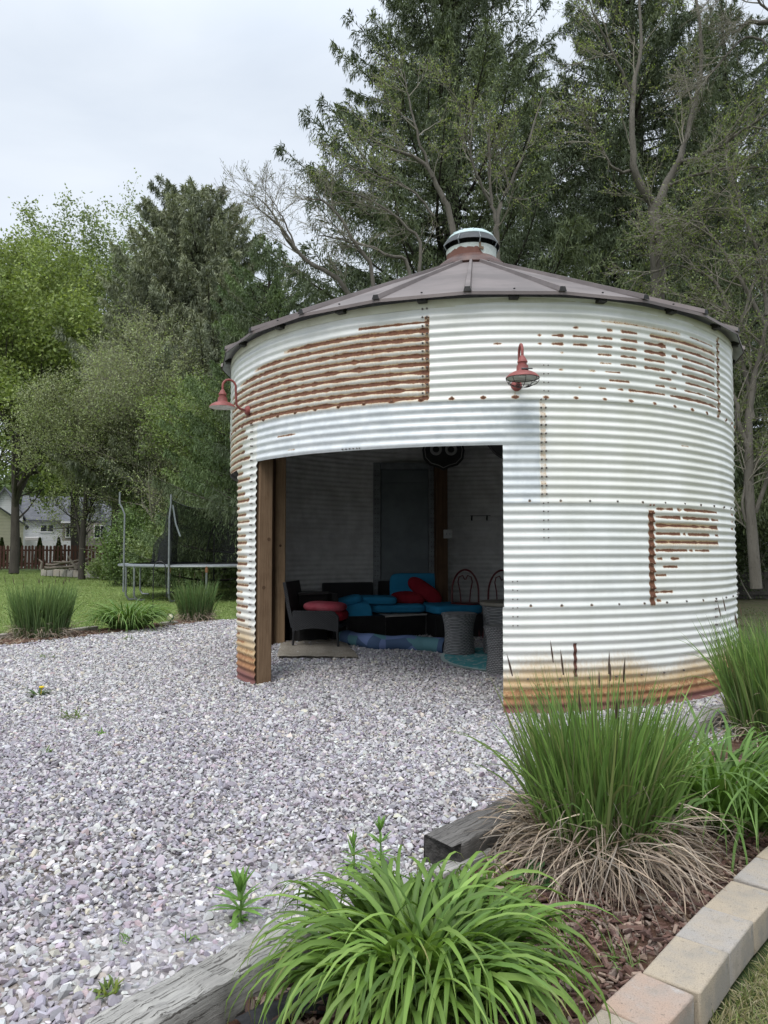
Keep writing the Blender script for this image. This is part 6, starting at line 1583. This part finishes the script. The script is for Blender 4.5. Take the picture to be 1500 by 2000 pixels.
ho = thing('white_house', 'white two-storey house with grey shingle roof seen through the trees', 'house', (hx(130), YH, 0), .40); ho.scale = (.92, 1, 1); ox = hx(130)
zg = -.03
m = MB(); gable(m, hx(5)-ox-1.2, hx(46)-ox, 0.0, 9, zg, hz(1008), hz(958), 'y'); m.build('wall', M_SIDW, ho, smooth=False)
m = MB(); m.box(((hx(47)+hx(212))/2-ox, 4.5, (hz(1016)+zg)/2), (hx(212)-hx(47), 8.0, hz(1016)-zg)); m.build('wall', M_SIDW, ho, smooth=False)
m = MB(); roofslab(m, hx(47)-ox, hx(213)-ox, .5, 8.5, hz(1015), hz(966), 'x', .35); m.build('roof', M_SHING, ho, smooth=False)
m = MB(); roofslab(m, hx(5)-ox-1.2, hx(46)-ox, .0, 9, hz(1008), hz(958), 'y', .35); m.build('roof', M_SHING, ho, smooth=False)
m = MB(); gable(m, hx(206)-ox, hx(246)-ox, -1.0, 8, zg, hz(1030), hz(995), 'y'); m.build('wall', M_SIDW, ho, smooth=False)
m = MB(); roofslab(m, hx(206)-ox, hx(246)-ox, -1.0, 8, hz(1030), hz(995), 'y', .3); m.build('roof', M_SHING, ho, smooth=False)
window(ho, hx(92)-ox, .46, hz(1032), 1.0, .5, ox); window(ho, hx(136)-ox, .1, hz(1037), .55, .95, ox, .07)
m = MB(); m.box(((hx(122)+hx(208))/2-ox, .28, (hz(1020)+zg)/2), (hx(208)-hx(122), .3, hz(1020)-zg)); m.build('stone_wall', M_STONEW, ho, smooth=False)
m = MB(); V0 = hx(120)-ox; V1 = hx(155)-ox; m.add([(V0, -.7, hz(1019)), (V1, -.7, hz(1019)), (V1, .7, hz(1005)), (V0, .7, hz(1005)), (V0, -.7, hz(1021)), (V1, -.7, hz(1021)), (V1, .7, hz(1007)), (V0, .7, hz(1007))], [(0, 1, 2, 3), (7, 6, 5, 4), (0, 4, 5, 1), (1, 5, 6, 2), (3, 2, 6, 7), (0, 3, 7, 4)]); m.build('porch_roof', M_SHING, ho, smooth=False)
m = MB(); m.box(((V0+V1)/2, -.72, hz(1020.5)), (V1-V0+.1, .06, .12)); m.build('gutter', M_TRIM, ho)
for a, b in ((135, 154), (168, 195)):
    m = MB(); m.box(((hx(a)+hx(b))/2-ox, 2.6, (hz(1004)+hz(988))/2), (hx(b)-hx(a), 2.6, hz(988)-hz(1004))); d_ = m.build('dormer', M_SIDW, ho, smooth=False)
    window(d_, (hx(a)+hx(b))/2-ox, 1.27, hz(996.5), .5, .34, ox, .07, False); m = MB(); m.box(((hx(a)+hx(b))/2-ox, 2.5, hz(987)), (hx(b)-hx(a)+.3, 3.0, .12)); m.build('dormer_roof', M_SHING, d_)
window(ho, hx(197)-ox, .08, hz(1038), .95, .95, ox, .07)
m = MB(); m.box(((hx(49)+hx(148))/2-ox, -3.0, (hz(1057)+zg)/2), (hx(148)-hx(49), .12, hz(1057)-zg)); m.build('white_screen', M_TRIM, ho, smooth=False)
ac = thing('air_conditioner', 'white air conditioner unit by the house wall under the dark window', 'air conditioner', (hx(77), YH-1.0, zg)); m = MB(); m.box((0, 0, hz(1052)-.3), (1.35, .6, .9)); m.build('case', M_TRIM, ac, bevel=.03); m = MB()
for k in range(9): m.box((0, -.31, hz(1052)-.65+k*.09), (1.1, .02, .03))
m.build('grille', M_STONEW, ac)
pp_ = thing('porch_pole', 'slim dark pole with a cross arm between cream shed and white house', 'pole', (hx(62), YH-4, 0)); m = MB(); m.tube([(0, 0, 0), (0, 0, hz(1028))], .06, 8); m.build('post', M_FOAM, pp_); m = MB(); m.box((-.25, 0, hz(1029)), (.75, .12, .12)); m.build('cross_arm', M_FOAM, pp_)
YH = 50.0; sh = thing('cream_shed', 'cream sided shed with a grey roof at the photo edge', 'shed', (hx(0), YH, 0), .47); sh.scale = (.9, 1, 1); ox = hx(0)
x0, x1 = hx(-95)-ox, hx(49)-ox
m = MB(); gable(m, x0, x1, 0, 6, zg, hz(1026), hz(980), 'y'); m.build('wall', M_SIDC, sh, smooth=False); m = MB(); roofslab(m, x0, x1, 0, 6, hz(1026), hz(980), 'y', .25, .12); m.build('roof', M_SHING, sh, smooth=False)
m = MB(); m.box((x1-.06, -.03, (hz(1026)+zg)/2), (.12, .05, hz(1026)-zg)); m.build('corner_trim', M_TRIM, sh)

# far-off wood behind the neighbour's house
rg = np.random.default_rng(91); n = 70000; nc = 420
c = np.column_stack([rg.uniform(-75, 12, nc), rg.uniform(84, 104, nc), rg.uniform(.5, 13.5, nc)]); k = rg.integers(0, nc, n)
pp = c[k] + rg.normal(0, 1.25, (n, 3)); pp[:, 2] = np.abs(pp[:, 2])
cc = pick(rg, nc, [(.13, .18, .07), (.16, .22, .075), (.10, .15, .065)], .18)[k]*np.exp(rg.normal(0, .15, (n, 1)))
cr = kites(pp, rg.normal(0, 1, (n, 3)), np.full(n, .75), np.full(n, .5), cc, rg)
o = mesh_obj('far_woods', cr[0], [cr[1]], LEAF, None, attrs={'Col': cr[2]}); tag(o, 'hazy green woods far behind the white house', 'woods', kind='stuff')
# ================================================================== LIGHT, SKY, CAMERA
w = bpy.data.worlds.new('World'); S.world = w; w.use_nodes = True
nt = w.node_tree; nt.nodes.clear()
out = nt.nodes.new('ShaderNodeOutputWorld'); bg = nt.nodes.new('ShaderNodeBackground'); bg.inputs['Strength'].default_value = .10
sky = nt.nodes.new('ShaderNodeTexSky'); sky.sky_type = 'NISHITA'; sky.sun_disc = False
SUN_EL, SUN_AZ = math.radians(56), math.radians(200)     # azimuth clockwise from +Y: behind the camera, a little to one side
sky.sun_elevation = SUN_EL; sky.sun_rotation = SUN_AZ; sky.air_density = 1.0; sky.dust_density = 3.0
tc = nt.nodes.new('ShaderNodeTexCoord')
sep = nt.nodes.new('ShaderNodeSeparateXYZ'); nt.links.new(tc.outputs['Generated'], sep.inputs[0])
mp = nt.nodes.new('ShaderNodeMapping'); mp.inputs['Scale'].default_value = (1, 1, 2.6); nt.links.new(tc.outputs['Generated'], mp.inputs[0])
nz = nt.nodes.new('ShaderNodeTexNoise'); nz.inputs['Scale'].default_value = 2.4; nz.inputs['Detail'].default_value = 5; nz.inputs['Roughness'].default_value = .5; nz.inputs['Distortion'].default_value = .4
nt.links.new(mp.outputs[0], nz.inputs['Vector'])
cr = nt.nodes.new('ShaderNodeMapRange'); cr.inputs['From Min'].default_value = .3; cr.inputs['From Max'].default_value = .7; nt.links.new(nz.outputs['Fac'], cr.inputs['Value'])
def rgbmix(f, a, b, mode='MIX'):
    n = nt.nodes.new('ShaderNodeMix'); n.data_type = 'RGBA'; n.blend_type = mode
    ins = [i for i in n.inputs if i.type == 'RGBA']
    for s, v in ((n.inputs[0], f), (ins[0], a), (ins[1], b)):
        if isinstance(v, bpy.types.NodeSocket): nt.links.new(v, s)
        elif s.type == 'RGBA': s.default_value = (*v, 1)
        else: s.default_value = v
    return [o for o in n.outputs if o.type == 'RGBA'][0]
cloud = rgbmix(cr.outputs[0], (5.2, 5.75, 6.5), (6.6, 7.05, 7.6))
# an overcast sky is brighter overhead than near the horizon
zen = nt.nodes.new('ShaderNodeMapRange'); zen.interpolation_type = 'SMOOTHSTEP'; nt.links.new(sep.outputs['Z'], zen.inputs['Value'])
zen.inputs['From Min'].default_value = .52; zen.inputs['From Max'].default_value = .95; zen.inputs['To Min'].default_value = 1.0; zen.inputs['To Max'].default_value = 2.6
gz = nt.nodes.new('ShaderNodeCombineXYZ')
for i in range(3): nt.links.new(zen.outputs[0], gz.inputs[i])
cl2 = rgbmix(1.0, cloud, gz.outputs[0], 'MULTIPLY')
fin = rgbmix(.90, sky.outputs[0], cl2)
nt.links.new(fin, bg.inputs['Color']); nt.links.new(bg.outputs[0], out.inputs['Surface'])

sl = bpy.data.lights.new('sun', 'SUN'); sl.energy = 1.25; sl.angle = math.radians(25); sl.color = (1.0, .965, .91)
so = bpy.data.objects.new('sun', sl); link(so)
dv = Vector((math.sin(SUN_AZ)*math.cos(SUN_EL), math.cos(SUN_AZ)*math.cos(SUN_EL), math.sin(SUN_EL)))
so.rotation_euler = dv.to_track_quat('Z', 'Y').to_euler(); so.location = (0, -5, 20)

cam = bpy.data.cameras.new('camera'); co = bpy.data.objects.new('camera', cam); link(co)
cam.sensor_fit = 'VERTICAL'; cam.sensor_height = 36; cam.lens = F/2000*36; cam.clip_start = .05; cam.clip_end = 3000
co.location = (0, 0, CH); co.rotation_euler = (PI/2 + PITCH, 0, 0); S.camera = co
S.view_settings.view_transform = 'Standard'; S.view_settings.look = 'None'; S.view_settings.exposure = .55; S.view_settings.gamma = 1
S.cycles.max_bounces = 6; S.cycles.diffuse_bounces = 4; S.cycles.transparent_max_bounces = 16; S.cycles.use_denoising = True
